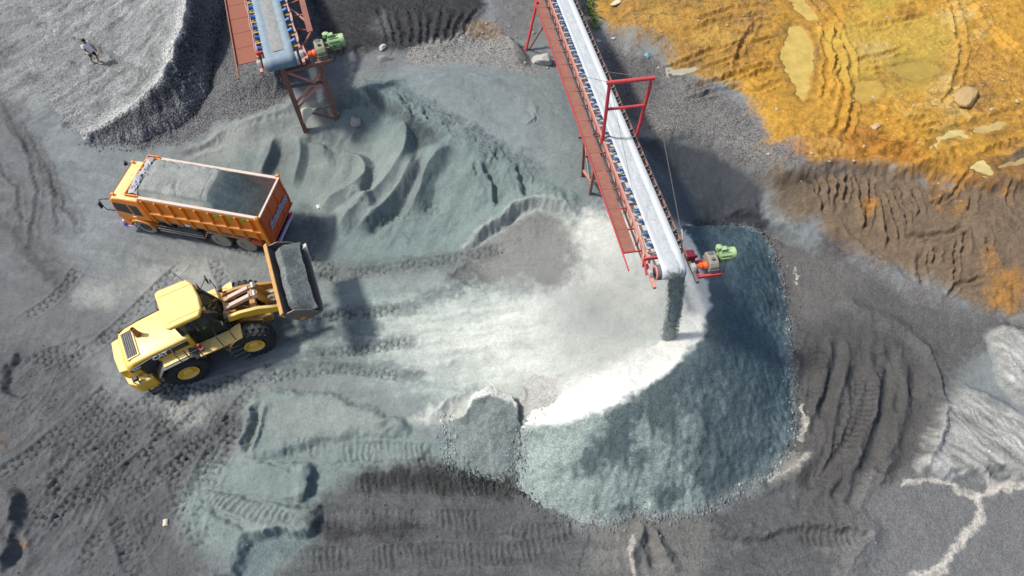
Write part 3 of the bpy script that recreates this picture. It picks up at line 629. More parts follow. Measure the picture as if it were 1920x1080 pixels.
TOES = []
def heap(name, foot, rim, inner, label, col, par, steep=1.0, back=.45, gull=.05, cat='heap', paintfn=None, close=None, material=None):
    """foot: outline on the ground; rim: (px, py, z) along the crest; inner: points that close the crest on its far side"""
    fp = curve([lay(*q) for q in foot], 4)
    rp = curve([at(*q) for q in rim], 5)
    rz = np.array([v.z for v in rp], np.float32)
    cl = [at(q[0], q[1], q[2]) for q in inner]
    allp = fp + rp + cl
    sl, df, sf, _, _, _ = along(fp, 1.0)
    box = bbox(allp, .6)
    def full(arr, fill): a = np.full((NY, NX), fill, np.float32); return a
    def on(pts):
        p = np.array([q[:2] for q in pts], np.float32); x, y = WX[box], WY[box]
        best = np.full(x.shape, 1e9, np.float32); idx = np.zeros_like(best); arc = np.zeros_like(best); acc = 0
        for k in range(len(p) - 1):
            d = p[k + 1] - p[k]; LL = float(np.hypot(*d)) + 1e-6; d = d / LL
            rx, ry = x - p[k, 0], y - p[k, 1]; t = np.clip(rx * d[0] + ry * d[1], 0, LL)
            dd = np.hypot(rx - t * d[0], ry - t * d[1]); m = dd < best
            best[m] = dd[m]; idx[m] = (k + t / LL)[m]; arc[m] = (acc + t)[m]; acc += LL
        return best, idx, arc
    dF, _, _ = on(fp); dR, ix, arc = on(rp)
    zr = np.interp(ix.ravel(), np.arange(len(rz)), rz).reshape(ix.shape)
    zg = GROUND[box]
    crater = inside([*rp] + cl, box) if cl else np.zeros(dR.shape, bool)
    body = inside([*fp] + rp[::-1], box)
    g = np.clip(dF / (dF + dR + 1e-6), 0, 1)
    hz_ = zg + (zr - zg) * g ** steep
    gl = fbm(arc * 1.1 + .3 * n_mid[box], g * 1.2, 4, .55, 90)
    hz_ = hz_ + gull * gl * np.clip(g * (1 - g) * 4, 0, 1) * 2
    if back is None:
        dC, _, _ = on(cl); inner_h = zg + (zr - zg) * np.clip(dC / (dC + dR + 1e-6), 0, 1) ** 1.7
    else: inner_h = zr - back * dR
    hz_ = np.where(crater, inner_h, np.where(body, hz_, zg - .25 * np.maximum(0, dF) - .02))
    hz_ = hz_ + .012 * n_small[box] + .014 * n_fine[box] + .02 * n_mid[box] * np.clip(g * 2, 0, 1)
    keep = (hz_ > zg - .04) & (body | crater)
    c = np.empty(dR.shape + (3,), np.float32); c[:] = col; p_ = np.empty_like(c); p_[:] = par
    if paintfn: paintfn(c, p_, g, arc, crater, dR, box, gl)
    c = np.clip(c, .01, .95)
    o = grid_object(name, gx[box[1]], gy[box[0]], hz_.astype(np.float32), c, p_, material or M_STONE, keep)
    tag(o, label, cat)
    TOES.append((fp, box)); Hb = H[box]; np.maximum(Hb, np.where(keep, hz_, -9), out=Hb)      # later things stand on whatever lies highest
    return o

def stone_paint(c, p_, g, arc, crater, dR, box, gl):
    tot = arc.max(); t = arc / tot
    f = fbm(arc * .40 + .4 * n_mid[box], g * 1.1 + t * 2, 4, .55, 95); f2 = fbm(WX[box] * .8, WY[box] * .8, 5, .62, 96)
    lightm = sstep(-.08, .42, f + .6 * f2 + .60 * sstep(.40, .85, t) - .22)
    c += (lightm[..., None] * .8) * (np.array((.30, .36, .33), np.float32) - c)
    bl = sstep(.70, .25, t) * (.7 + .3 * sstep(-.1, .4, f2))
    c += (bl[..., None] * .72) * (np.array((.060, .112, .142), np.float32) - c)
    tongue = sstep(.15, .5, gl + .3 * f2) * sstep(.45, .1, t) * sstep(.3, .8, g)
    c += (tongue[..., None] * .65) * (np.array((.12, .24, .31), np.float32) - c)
    edge = sstep(.10, .02, g) * .5
    c += edge[..., None] * (np.array((.24, .26, .25), np.float32) - c)
    wh = np.where(crater, 1.0, sstep(.22, -.02, dR + .10 * n_small[box] + .06 * n_mid[box]))
    c += wh[..., None] * (np.array((.66, .665, .62), np.float32) - c); p_ *= (1 - wh[..., None])
heap('stone_heap', [(1283,424),(1330,420),(1385,424),(1430,436),(1455,475),(1472,530),(1480,610),(1488,690),(1493,760),(1484,835),(1442,892),(1350,945),(1290,968),(1225,972),(1200,962),(1150,982),(1080,976),(1010,945),(966,900),(974,840),(984,792)],
     [(1285,432,2.7),(1312,500,3.2),(1327,570,3.35),(1302,640,3.3),(1245,700,3.2),(1150,755,3.0),(1052,787,2.5),(990,790,1.55)],
     [(1000,770,1.6),(1050,740,2),(1160,690,2.6),(1230,630,2.9),(1255,560,3),(1255,480,3)],
     'large round heap of blue grey crushed stone with a white hollow top', (.085,.112,.116), (.36,.05,.1), 1.0, .45, .035, 'stone heap', stone_paint,
     close=[(1000,770,1.6),(1100,720,2.3),(1200,660,2.8),(1255,560,3),(1255,480,3)])

def lobe_paint(c, p_, g, arc, crater, dR, box, gl):
    c += (sstep(.0, .5, fbm(WX[box] * 1.5, WY[box] * 1.5, 4, .6, 97))[..., None] * .5) * (np.array((.24, .27, .255), np.float32) - c)
    wh = np.where(crater, 1.0, sstep(.14, 0, dR + .06 * n_small[box]))
    c += wh[..., None] * (np.array((.55, .57, .53), np.float32) - c)
heap('gravel_heap', [(838,792),(848,830),(842,868),(862,885),(900,900),(950,905),(974,890),(984,850),(986,800)],
     [(868,775,1.2),(885,752,1.5),(912,735,1.7),(940,748,1.6),(972,770,1.45)], [(960,745,1.3),(920,725,1.3),(880,745,1.2)],
     'small grey gravel heap leaning against the left foot of the big stone heap', (.165,.195,.188), (.35,0,.1), 1.0, .5, .03, 'gravel heap', lobe_paint,
     close=[(960,750,1.3),(905,728,1.3)])

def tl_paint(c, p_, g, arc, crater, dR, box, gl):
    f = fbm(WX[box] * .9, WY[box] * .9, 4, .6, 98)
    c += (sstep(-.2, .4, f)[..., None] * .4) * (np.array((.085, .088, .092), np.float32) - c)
    dark = sstep(.15, .6, g + .3 * f) * sstep(.30, .55, arc / arc.max()); c += (dark[..., None] * .8) * (np.array((.050, .053, .058), np.float32) - c)  # shade of the steep far face painted in as darker gravel
    u_ = (WX[box] * .75 + WY[box] * .66); v_ = (-WX[box] * .66 + WY[box] * .75); st_ = fbm(u_ / 2.6, v_ / .5, 4, .6, 99); ww = sstep(.15, 2.2, dR + .8 * f + .7 * st_); li = np.where(crater, 1 - ww, sstep(.22, 0, dR)); c += (li[..., None] * .9) * (np.array((.33, .335, .325), np.float32) - c)  # sunward strip along the crest painted paler, as if lit
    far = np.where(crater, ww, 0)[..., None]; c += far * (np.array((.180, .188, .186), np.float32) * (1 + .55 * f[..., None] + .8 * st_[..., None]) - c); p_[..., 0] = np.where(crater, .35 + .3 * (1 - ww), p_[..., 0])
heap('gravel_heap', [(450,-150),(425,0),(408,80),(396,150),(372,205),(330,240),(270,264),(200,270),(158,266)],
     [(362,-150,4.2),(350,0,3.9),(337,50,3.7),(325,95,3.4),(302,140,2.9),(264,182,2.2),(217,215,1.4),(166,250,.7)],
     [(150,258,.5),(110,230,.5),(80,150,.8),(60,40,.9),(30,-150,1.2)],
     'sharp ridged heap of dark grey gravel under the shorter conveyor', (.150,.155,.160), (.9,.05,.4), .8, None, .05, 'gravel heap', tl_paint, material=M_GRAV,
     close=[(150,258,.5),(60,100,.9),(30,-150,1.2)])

# ------------------------------------------------------------------ the ground itself, running on to the horizon
def spread(a, b, n): return a + (b - a) * (np.linspace(0, 1, n) ** 2.2)
left = spread(gx[0], -420, 26)[1:][::-1]; right = spread(gx[-1], 420, 26)[1:]
low = spread(gy[0], -420, 26)[1:][::-1]; up = spread(gy[-1], 600, 28)[1:]
fx = np.concatenate([left, gx, right]).astype(np.float32); fy = np.concatenate([low, gy, up]).astype(np.float32)
ci = np.clip(np.arange(len(fx)) - len(left), 0, NX - 1); cj = np.clip(np.arange(len(fy)) - len(low), 0, NY - 1)
GH = GROUND[np.ix_(cj, ci)].copy(); GC = COL[np.ix_(cj, ci)].copy(); GP = PAR[np.ix_(cj, ci)].copy()
EX, EY = np.meshgrid(fx, fy); outd = np.maximum(np.maximum(gx[0] - EX, EX - gx[-1]), np.maximum(gy[0] - EY, EY - gy[-1])).clip(0)
k = np.clip(outd / 7, 0, 1); GH += k * (.8 + 1.2 * fbm(EX * .05, EY * .05, 3, .5, 60) - GH)
GC += np.clip(outd / 5, 0, 1)[..., None] * (np.array((.14, .125, .10), np.float32) - GC)
GC *= (1 + .25 * np.clip(outd / 6, 0, 1) * fbm(EX * .3, EY * .3, 3, .5, 61))[..., None]
M_EARTH.name = 'loose earth'
g_o = grid_object('ground', fx, fy, GH, np.clip(GC, .015, .95), np.clip(GP, 0, 1), M_EARTH); g_o['kind'] = 'structure'

for p, z, label, col in PUDDLES:
    m, n, b = new_mat('muddy water')
    tcn = n.nodes.new('ShaderNodeTexCoord')
    cc = mixc(n, col, tuple(q * .78 for q in col), ramp(n, noise(n, 1.6, 4, .6, tcn.outputs['Object']), .35, .65))
    n.links.new(cc, b.inputs['Base Color']); b.inputs['Roughness'].default_value = .16; b.inputs['Specular IOR Level'].default_value = .35
    cx, cy = sum(v.x for v in p) / len(p), sum(v.y for v in p) / len(p)
    me = bpy.data.meshes.new('puddle'); vs = [(cx + (v.x - cx) * 1.22, cy + (v.y - cy) * 1.22, z) for v in p]
    bm = bmesh.new(); bv = [bm.verts.new(v) for v in vs]; f = bm.faces.new(bv); bm.normal_update()
    if f.normal.z < 0: f.normal_flip()
    bmesh.ops.triangulate(bm, faces=bm.faces[:]); bm.to_mesh(me); bm.free(); me.materials.append(m)
    o = bpy.data.objects.new('puddle', me); C.objects.link(o); tag(o, label, 'puddle', None, 'structure')
# ------------------------------------------------------------------ building kit
class MB:
    def __init__(s): s.v = []; s.f = []
    def add(s, vs, fs):
        b = len(s.v); s.v += [tuple(v) for v in vs]; s.f += [tuple(b + i for i in f) for f in fs]; return s
    def box(s, c, d, rot=None):
        M = rot.to_matrix() if rot is not None else Matrix.Identity(3)
        vs = [Vector(c) + M @ Vector((x * d[0] / 2, y * d[1] / 2, z * d[2] / 2)) for x in (-1, 1) for y in (-1, 1) for z in (-1, 1)]
        return s.add(vs, [(0, 1, 3, 2), (4, 6, 7, 5), (0, 4, 5, 1), (2, 3, 7, 6), (0, 2, 6, 4), (1, 5, 7, 3)])
    def beam(s, p, q, w, h, up=(0, 0, 1)):
        p, q = Vector(p), Vector(q); d = (q - p).normalized(); l = d.cross(Vector(up))
        if l.length < 1e-4: l = d.cross(Vector((1, 0, 0)))
        l.normalize(); u = l.cross(d)
        vs = [a + l * (x * w / 2) + u * (z * h / 2) for a in (p, q) for x in (-1, 1) for z in (-1, 1)]
        return s.add(vs, [(0, 1, 3, 2), (4, 6, 7, 5), (0, 4, 5, 1), (2, 3, 7, 6), (0, 2, 6, 4), (1, 5, 7, 3)])
    def prism(s, prof, y0, y1, axis='y'):
        """a closed outline pushed along one axis; prof in the other two"""
        n = len(prof)
        def pt(a, b, t): return {'y': (a, t, b), 'x': (t, a, b), 'z': (a, b, t)}[axis]
        vs = [pt(a, b, y0) for a, b in prof] + [pt(a, b, y1) for a, b in prof]
        fs = [tuple(range(n - 1, -1, -1)), tuple(range(n, 2 * n))] + [(i, (i + 1) % n, n + (i + 1) % n, n + i) for i in range(n)]
        return s.add(vs, fs)
    def tube(s, pts, r, seg=8, cap=True, close=False):
        pts = [Vector(p) for p in pts]; n = len(pts); b = len(s.v); prev = None
        for i, p in enumerate(pts):
            if close: d = pts[(i + 1) % n] - pts[i - 1]
            else: d = pts[min(n - 1, i + 1)] - pts[max(0, i - 1)]
            d.normalize()
            a = prev if prev is not None else (Vector((0, 0, 1)) if abs(d.z) < .9 else Vector((1, 0, 0)))
            l = d.cross(a); 
            if l.length < 1e-4: l = d.cross(Vector((0, 1, 0)))
            l.normalize(); u = l.cross(d).normalized(); prev = u
            rr = r[i] if isinstance(r, (list, tuple)) else r
            for k in range(seg):
                t = 2 * math.pi * k / seg; s.v.append(tuple(p + l * math.cos(t) * rr + u * math.sin(t) * rr))
        m = n if close else n - 1
        for i in range(m):
            for k in range(seg):
                j = (i + 1) % n
                s.f.append((b + i * seg + k, b + i * seg + (k + 1) % seg, b + j * seg + (k + 1) % seg, b + j * seg + k))
        if cap and not close:
            s.f.append(tuple(b + k for k in range(seg - 1, -1, -1))); s.f.append(tuple(b + (n - 1) * seg + k for k in range(seg)))
        return s
    def lathe(s, prof, c, axis='y', seg=24, cap=True):
        """prof: (along, radius) pairs spun about an axis through c"""
        b = len(s.v); c = Vector(c); n = len(prof)
        for a, r in prof:
            for k in range(seg):
                t = 2 * math.pi * k / seg; x, y = math.cos(t) * r, math.sin(t) * r
                s.v.append(tuple(c + Vector({'y': (x, a, y), 'x': (a, x, y), 'z': (x, y, a)}[axis])))
        for i in range(n - 1):
            for k in range(seg):
                s.f.append((b + i * seg + k, b + i * seg + (k + 1) % seg, b + (i + 1) * seg + (k + 1) % seg, b + (i + 1) * seg + k))
        if cap:
            s.f.append(tuple(b + k for k in range(seg))); s.f.append(tuple(b + (n - 1) * seg + k for k in range(seg - 1, -1, -1)))
        return s
    def xf(s, M):
        s.v = [tuple(M @ Vector(v)) for v in s.v]; return s
    def build(s, name, material, parent=None, bevel=0.0, smooth=None, seg=2):
        me = bpy.data.meshes.new(name); me.from_pydata(s.v, [], s.f)
        bm = bmesh.new(); bm.from_mesh(me); bmesh.ops.recalc_face_normals(bm, faces=bm.faces[:]); bm.to_mesh(me); bm.free()
        me.materials.append(material)
        o = bpy.data.objects.new(name, me); C.objects.link(o)
        if parent is not None: o.parent = parent
        if smooth is not None or bevel:
            me.polygons.foreach_set('use_smooth', np.ones(len(me.polygons), bool)); me.set_sharp_from_angle(angle=R(smooth or 35))
        if bevel:
            md = o.modifiers.new('edge', 'BEVEL'); md.width = bevel; md.segments = seg; md.limit_method = 'ANGLE'; md.angle_limit = R(35); md.harden_normals = False
        return o
def empty(name, loc, rz=0.0, label=None, cat=None, group=None, rot=None):
    o = bpy.data.objects.new(name, None); C.objects.link(o); o.location = loc
    o.rotation_euler = rot if rot is not None else (0, 0, rz); o.empty_display_size = .3
    return tag(o, label, cat, group)
def lettering(name, text, size, material, parent, M, extrude=.004, shear=0.0, bold=.0, spacing=1.0, label=None):
    cu = bpy.data.curves.new(name, 'FONT'); cu.body = text; cu.size = size; cu.extrude = extrude; cu.shear = shear; cu.offset = bold
    cu.space_character = spacing; cu.align_x = 'CENTER'; cu.align_y = 'CENTER'; cu.resolution_u = 4
    t = bpy.data.objects.new(name, cu); C.objects.link(t); dg = bpy.context.evaluated_depsgraph_get()
    me = bpy.data.meshes.new_from_object(t.evaluated_get(dg)); bpy.data.objects.remove(t); bpy.data.curves.remove(cu)
    me.name = name; me.transform(M); me.materials.clear(); me.materials.append(material)
    o = bpy.data.objects.new(name, me); C.objects.link(o); o.parent = parent
    if label: o['label'] = label
    return o
def frame_on(origin, right, up):
    r = Vector(right).normalized(); u = Vector(up).normalized(); nn = r.cross(u)
    M = Matrix((r, u, nn)).transposed().to_4x4(); M.translation = origin; return M

DUSTC = (.40, .39, .355)
M_YEL = mat('machine yellow', (.78, .43, .012), .42, wear=.25, wear_col=(.45, .25, .03), dust=.62, dust_glare_col=(.95, .85, .46), spec=.5)  # pale upward faces: painted sun glare on top of some dust
M_YELW = mat('worn arm paint', (.50, .26, .045), .55, wear=.8, wear_col=(.22, .13, .06), dust=.35, dust_glare_col=(.55, .40, .26), scale=5)
M_BLK = mat('black paint', (.015, .015, .017), .45, wear=.2, dust=.12)
M_RUB = mat('tyre rubber', (.028, .028, .030), .85, wear=.3, dust=.45, dust_glare_col=(.17, .175, .17), spec=.2, scale=4)
M_RUBD = mat('dusty tyre rubber', (.10, .095, .085), .9, wear=.5, wear_col=(.30, .28, .24), dust=.6, dust_glare_col=(.42, .40, .35), spec=.15, scale=5)
M_TWALL = mat('dust caked tyre wall', (.34, .32, .27), .95, wear=.5, wear_col=(.20, .19, .165), dust=.3, scale=6, spec=.1)
M_GLS = mat('tinted cab glass', (.010, .028, .024), .06, wear=0, spec=.7, alpha=.62)
M_GLSD = mat('dark window glass', (.006, .007, .009), .08, wear=0, spec=.6)
M_STEEL = mat('bare steel', (.42, .41, .39), .38, metal=.7, wear=.4, dust=.2)
M_GREYD = mat('dark grey steel', (.07, .07, .072), .6, wear=.4, dust=.3)
M_WHT = mat('white paint', (.80, .80, .78), .5, wear=.2)
M_RED = mat('red enamel', (.50, .018, .022), .4, wear=.3, dust=.1)
M_BRN = mat('rusty exhaust', (.28, .11, .04), .8, wear=.6, wear_col=(.12, .05, .03))
M_GRN = mat('green seat fabric', (.01, .10, .065), .6, wear=.3)

# ------------------------------------------------------------------ the wheel loader
LSC = 1.07
pr, pf = at(352, 693, .98), at(480, 635, .98)          # hubs on the near side
hd = Vector((pf.x - pr.x, pf.y - pr.y, 0)); WB = hd.length; hd.normalize(); rz = math.atan2(hd.y, hd.x)
lf = Vector((-hd.y, hd.x, 0)); mid = (pr + pf) / 2 + lf * 1.32; mid.z = 0.02; WB /= LSC
LD = empty('wheel_loader', mid, rz, 'yellow wheel loader with raised full bucket beside the orange dump truck', 'wheel loader')
LD.scale = (LSC, LSC, LSC)
ra, fa, TR, TW = -WB / 2, WB / 2, .92, .70
ART = R(-8)                                                   # the front frame is steered to the right
MF = Matrix.Translation((.05, .06, 0)) @ Matrix.Rotation(ART, 4, 'Z')
def tyre(px, py, M, side):
    m = MB(); h = TW / 2
    prof = [(-h * .55, .42), (-h * .95, .50), (-h, .64), (-h * .97, .78), (-h * .80, .86), (0, .875), (h * .80, .86), (h * .97, .78), (h, .64), (h * .95, .50), (h * .55, .42)]
    m.lathe(prof, (px, py, TR), 'y', 44, False)
    for k in range(22):                                       # lugs, staggered on both shoulders
        for sg in (-1, 1):
            t = 2 * math.pi * (k + (.5 if sg > 0 else 0)) / 22
            M2 = Matrix.Translation((px, py, TR)) @ Matrix.Rotation(-t, 4, 'Y') @ Matrix.Rotation(sg * R(16), 4, 'X') 
            b = MB().box((0, sg * h * .50, .885), (.125, h * .92, .075), Euler((sg * R(-4), 0, sg * R(14)))); b.xf(M2); m.add(b.v, b.f)
            M3 = Matrix.Translation((px, py, TR)) @ Matrix.Rotation(-t, 4, 'Y')
            b = MB().box((0, sg * h * .955, .80), (.12, .05, .14)); b.xf(M3); m.add(b.v, b.f)
    o = m.xf(M).build('tyre', M_RUB, LD, smooth=40)
    r = MB(); s = side; a = s * h
    r.lathe([(a * .50, .10), (a * .52, .36), (a * .80, .40), (a * .92, .425), (a * .99, .43), (a * .99, .40), (a * .86, .37), (a * .66, .33), (a * .66, .22), (a * .95, .20), (a * 1.02, .17), (a * 1.04, .02)], (px, py, TR), 'y', 32)
    for k in range(12):
        t = 2 * math.pi * k / 12; r.lathe([(a * .64, .018), (a * .74, .018)], (px + math.cos(t) * .28, py, TR + math.sin(t) * .28), 'y', 6)
    r.xf(M).build('rim', M_YEL, o, smooth=30)
I4 = Matrix.Identity(4)
for sd_ in (-1, 1):
    tyre(ra, sd_ * 1.09, I4, sd_); tyre(fa, sd_ * 1.09, MF, sd_)
ax = MB(); ax.beam((ra, -.9, TR), (ra, .9, TR), .34, .34); ax.lathe([(-.35, .3), (.35, .3)], (ra, 0, TR), 'y', 16); ax.build('axle', M_YELW, LD, .03)
ax = MB(); ax.beam((fa, -.9, TR), (fa, .9, TR), .34, .34); ax.lathe([(-.35, .3), (.35, .3)], (fa, 0, TR), 'y', 16); ax.xf(MF).build('axle', M_YELW, LD, .03)
# rear frame and engine hood
b = MB(); b.prism([(-3.1, .75), (.25, .70), (.25, 1.25), (-.5, 1.45), (-3.1, 1.45)], -.46, .46); b.build('rear_frame', M_YELW, LD, .03)
def hood_ring(x, zt, w, zb): return [(x, -w * 1.02, zb), (x, -w, zt - .20), (x, -w * .93, zt - .05), (x, -w * .80, zt), (x, w * .80, zt), (x, w * .93, zt - .05), (x, w, zt - .20), (x, w * 1.02, zb)]
rings = [hood_ring(-.62, 2.62, .98, 1.40), hood_ring(-1.4, 2.58, .98, 1.40), hood_ring(-2.3, 2.50, .96, 1.32), hood_ring(-2.9, 2.40, .93, 1.22), hood_ring(-3.2, 2.26, .89, 1.22), hood_ring(-3.32, 2.02, .86, 1.22)]
b = MB()
for r_ in rings: b.v += r_
for i in range(5):
    for j in range(7): b.f.append((i * 8 + j, i * 8 + j + 1, i * 8 + 8 + j + 1, i * 8 + 8 + j))
b.f.append(tuple(range(8))); b.f.append(tuple(range(40, 48)))
HOOD = b.build('engine_hood', M_YEL, LD, .03, smooth=40)
g = MB(); g.box((-2.84, 0, 2.425), (.42, 1.22, .03), Euler((0, R(-9), 0))); g.build('grille', M_GREYD, HOOD)
for k in range(5): MB().box((-3.0 + k * .08, 0, 2.44 + k * .0125 - .012), (.018, 1.2, .03)).build('grille_slat', M_GREYD, HOOD)
fr = MB()
for y in (-.64, .64): fr.box((-2.84, y, 2.44), (.50, .06, .05), Euler((0, R(-9), 0)))
for x, z in ((-3.08, 2.395), (-2.60, 2.475)): fr.box((x, 0, z), (.06, 1.34, .05))
fr.build('grille_frame', M_YEL, HOOD, .012)
e = MB(); e.lathe([(2.45, .13), (2.62, .12), (2.66, .10), (3.02, .085), (3.02, .06), (2.8, .06)], (-2.40, .22, 0), 'z', 16, False); e.build('exhaust_stack', M_BRN, HOOD, smooth=40)
e = MB(); e.lathe([(2.5, .10), (2.95, .10), (2.97, .17), (3.14, .18), (3.17, .12)], (-1.02, .12, 0), 'z', 20); e.build('air_precleaner', M_BLK, HOOD, smooth=40)
def hood_side(x0, x1, z0, z1, y=-1.0):
    return [(x0, y, z0), (x1, y, z0), (x1, y, z1), (x0, y, z1)]
for sg in (-1, 1):
    b = MB(); b.prism([(-3.14, 1.98), (-2.2, 2.11), (-.78, 2.20), (-.78, 2.52), (-2.2, 2.42), (-3.16, 2.18)], sg * .975, sg * 1.012); b.build('hood_stripe', M_BLK, HOOD)
    b = MB(); b.prism([(-2.78, 1.28), (-2.02, 1.36), (-2.14, 2.185), (-2.86, 2.075)], sg * .968, sg * 1.004); b.build('side_vent', M_BLK, HOOD)
    b = MB(); b.prism([(-3.14, 1.97), (-2.84, 2.03), (-2.84, 2.065), (-3.14, 2.005)], sg * .96, sg * 1.006); b.build('red_pinstripe', M_RED, HOOD)
MS = frame_on(Vector((-1.92, -1.018, 2.305)), (1, 0, .07), (0, 0, 1))
lettering('maker_lettering', 'CAT', .33, M_WHT, HOOD, MS, bold=.012, spacing=.92)
lettering('number_lettering', '950H', .15, M_WHT, HOOD, frame_on(Vector((-2.93, -1.016, 2.13)), (1, 0, .13), (0, 0, 1)), bold=.006)
lettering('side_lettering', 'VOY', .22, M_BLK, HOOD, frame_on(Vector((-3.0, -1.0, 1.62)), (1, 0, .10), (0, 0, 1)), bold=.004, spacing=1.25)
# counterweight
b = MB(); b.prism([(-3.60, -1.02), (-3.68, -.5), (-3.70, 0), (-3.68, .5), (-3.60, 1.02), (-3.33, 1.26), (-2.62, 1.26), (-2.62, -1.26), (-3.33, -1.26)], .72, 1.42, 'z'); b.build('counterweight', M_YEL, LD, .06, seg=3)
b = MB(); b.prism([(-3.60, -.75), (-3.66, 0), (-3.60, .75), (-3.28, .82), (-3.28, -.82)], 1.42, 2.02, 'z'); b.build('radiator_guard', M_YEL, LD, .05, seg=3)
for sg in (-1, 1):
    b = MB(); b.box((-3.22, sg * 1.10, 1.66), (.20, .18, .16)); b.lathe([(0, .07), (.04, .07)], (-3.34, sg * 1.1, 1.66), 'x', 12); b.build('rear_light', M_BLK, LD, .02)
    for x in (-3.3, -2.72):
        b = MB(); b.tube([(x, sg * 1.20, 1.42), (x, sg * 1.28, 1.78), (x + .16, sg * 1.28, 1.78), (x + .16, sg * 1.20, 1.42)], .02, 6); b.build('grab_handle', M_BLK, LD, smooth=40)
    b = MB()
    for z in (.42, .66): b.box((-2.9, sg * 1.33, z), (.5, .16, .05))
    for x in (-3.12, -2.68): b.box((x, sg * 1.33, .62), (.05, .1, .5))
    b.build('rear_step', M_GREYD, LD, .01)
    # yellow side tank and platform over the rear wheel
    b = MB(); b.prism([(-1.35 + .6, 1.2), (.72, 1.15), (.80, 1.62), (-.65, 1.66)], sg * .62, sg * 1.16); b.build('side_tank', M_YEL, LD, .03)
    b = MB(); b.box((-.02, sg * 1.13, 1.69), (1.62, .62, .05)); b.build('side_platform', M_YEL, LD, .015)
    # black wheel guard: three flat plates bent over the tyre
    prof = [(ra - .55, 1.82), (ra - .86, 1.50)]
    b = MB()
    for (x0, z0), (x1, z1) in (((ra - .95, 1.42), (ra - .62, 1.86)), ((ra - .62, 1.86), (ra + .55, 1.94)), ((ra + .55, 1.94), (ra + .98, 1.52))):
        b.beam((x0, sg * 1.18, z0), (x1, sg * 1.18, z1), .56, .05)
    b.build('rear_fender', M_GREYD, LD, .012)
    b = MB(); b.beam((ra - .55, sg * 1.10, 1.915), (ra + .52, sg * 1.10, 1.985), .50, .05); b.build('fender_deck', M_YEL, LD, .01)
    # ladder
    b = MB()
    for k in range(4): b.box((.56 + .05 * k, sg * (1.42 + .035 * k), 1.40 - .30 * k), (.55, .20, .035))
    for x in (-.26, .26): b.beam((.56 + x, sg * 1.38, 1.55), (.72 + x, sg * 1.50, .38), .05, .04)
    b.build('ladder', M_GREYD, LD, .008)
    # handrails
    y = sg * 1.42
    rails = [[(ra + .12, y, 1.95), (ra + .12, y, 2.60), (-.55, y, 2.62), (-.55, y, 1.7)], [(ra + .12, y, 2.22), (-.55, y, 2.25)], [(ra + .12, y, 2.60), (ra + .02, sg * 1.02, 2.60), (ra + .02, sg * 1.02, 2.0)], [(-1.0, y, 1.95), (-1.0, y, 2.61)],
             [(.30, y, 1.70), (.30, y, 2.55), (.36, sg * 1.0, 2.75)], [(.84, y, 1.70), (.84, y, 2.45), (.84, sg * .98, 2.70)]]
    for q_ in rails: MB().tube(q_, .02, 6).build('handrail', M_BLK, LD, smooth=40)
x = MB(); x.lathe([(1.72, .09), (2.06, .09), (2.14, .05), (2.20, .05)], (-.50, -1.18, 0), 'z', 14); x.xf(Matrix.Identity(4)); EX_ = x.build('fire_extinguisher', M_RED, LD, smooth=40)
x = MB(); x.lathe([(1.88, .094), (1.98, .094)], (-.50, -1.18, 0), 'z', 14); x.build('white_band', M_WHT, EX_, smooth=40)
# cab
b = MB(); b.box((.08, 0, 1.62), (1.60, 1.52, .10)); b.build('cab_floor', M_BLK, LD, .01)
b = MB()
for sg in (-1, 1):
    b.beam((-.80, sg * .76, 1.5), (-.80, sg * .76, 3.44), .10, .12); b.beam((-.10, sg * .77, 1.5), (-.14, sg * .77, 3.44), .08, .08)
    b.beam((.92, sg * .66, 1.5), (.28, sg * .74, 3.44), .08, .08); b.beam((-.70, sg * .76, 1.72), (.95, sg * .70, 1.72), .08, .10)
b.beam((-.68, -.76, 1.72), (-.68, .76, 1.72), .08, .1); b.beam((1.14, -.4, 1.72), (1.14, .4, 1.72), .08, .1)
for sg in (-1, 1): b.beam((1.12, sg * .4, 1.6), (.38, sg * .42, 3.44), .05, .05); b.beam((1.14, sg * .4, 1.72), (.96, sg * .68, 1.72), .08, .1)
b.build('cab_frame', M_BLK, LD, .01)
def pane(name, pts):
    n_ = (Vector(pts[1]) - Vector(pts[0])).cross(Vector(pts[2]) - Vector(pts[0])).normalized() * .012
    k = len(pts); m = MB(); m.add([Vector(q) + n_ for q in pts] + [Vector(q) - n_ for q in pts], [tuple(range(k)), tuple(range(2 * k - 1, k - 1, -1))] + [(i, k + i, k + (i + 1) % k, (i + 1) % k) for i in range(k)])
    return m.build(name, M_GLS, LD)
for sg in (-1, 1):
    pane('side_window', [(-.74, sg * .775, 1.78), (-.15, sg * .785, 1.78), (-.18, sg * .785, 3.38), (-.74, sg * .775, 3.38)])
    pane('door_window', [(-.05, sg * .785, 1.60), (.86, sg * .70, 1.60), (.27, sg * .765, 3.38), (-.09, sg * .785, 3.38)])
    pane('windshield_side', [(.90, sg * .64, 1.78), (1.08, sg * .43, 1.78), (.40, sg * .45, 3.40), (.32, sg * .68, 3.40)])
pane('windshield', [(1.10, -.38, 1.78), (1.10, .38, 1.78), (.42, .40, 3.40), (.42, -.40, 3.40)])
pane('rear_window', [(-.83, -.68, 1.9), (-.83, .68, 1.9), (-.83, .68, 3.38), (-.83, -.68, 3.38)])
b = MB(); prof = [(-1.10, -.82), (-.98, -.94), (.18, -.92), (.36, -.64), (.42, 0), (.36, .68), (.18, .98), (-.98, 1.0), (-1.10, .88)]
b.prism(prof, 3.44, 3.64, 'z'); RF = b.build('cab_roof', M_YEL, LD, .07, seg=3)
b = MB()
for y in (-.66, .66): b.beam((-.98, y, 3.642), (.30, y, 3.642), .06, .03)
b.build('roof_ridge', M_YEL, RF, .012)
for y in (-.55, .55): MB().box((.40, y, 3.38), (.10, .16, .10)).build('work_light', M_YEL, RF, .015)
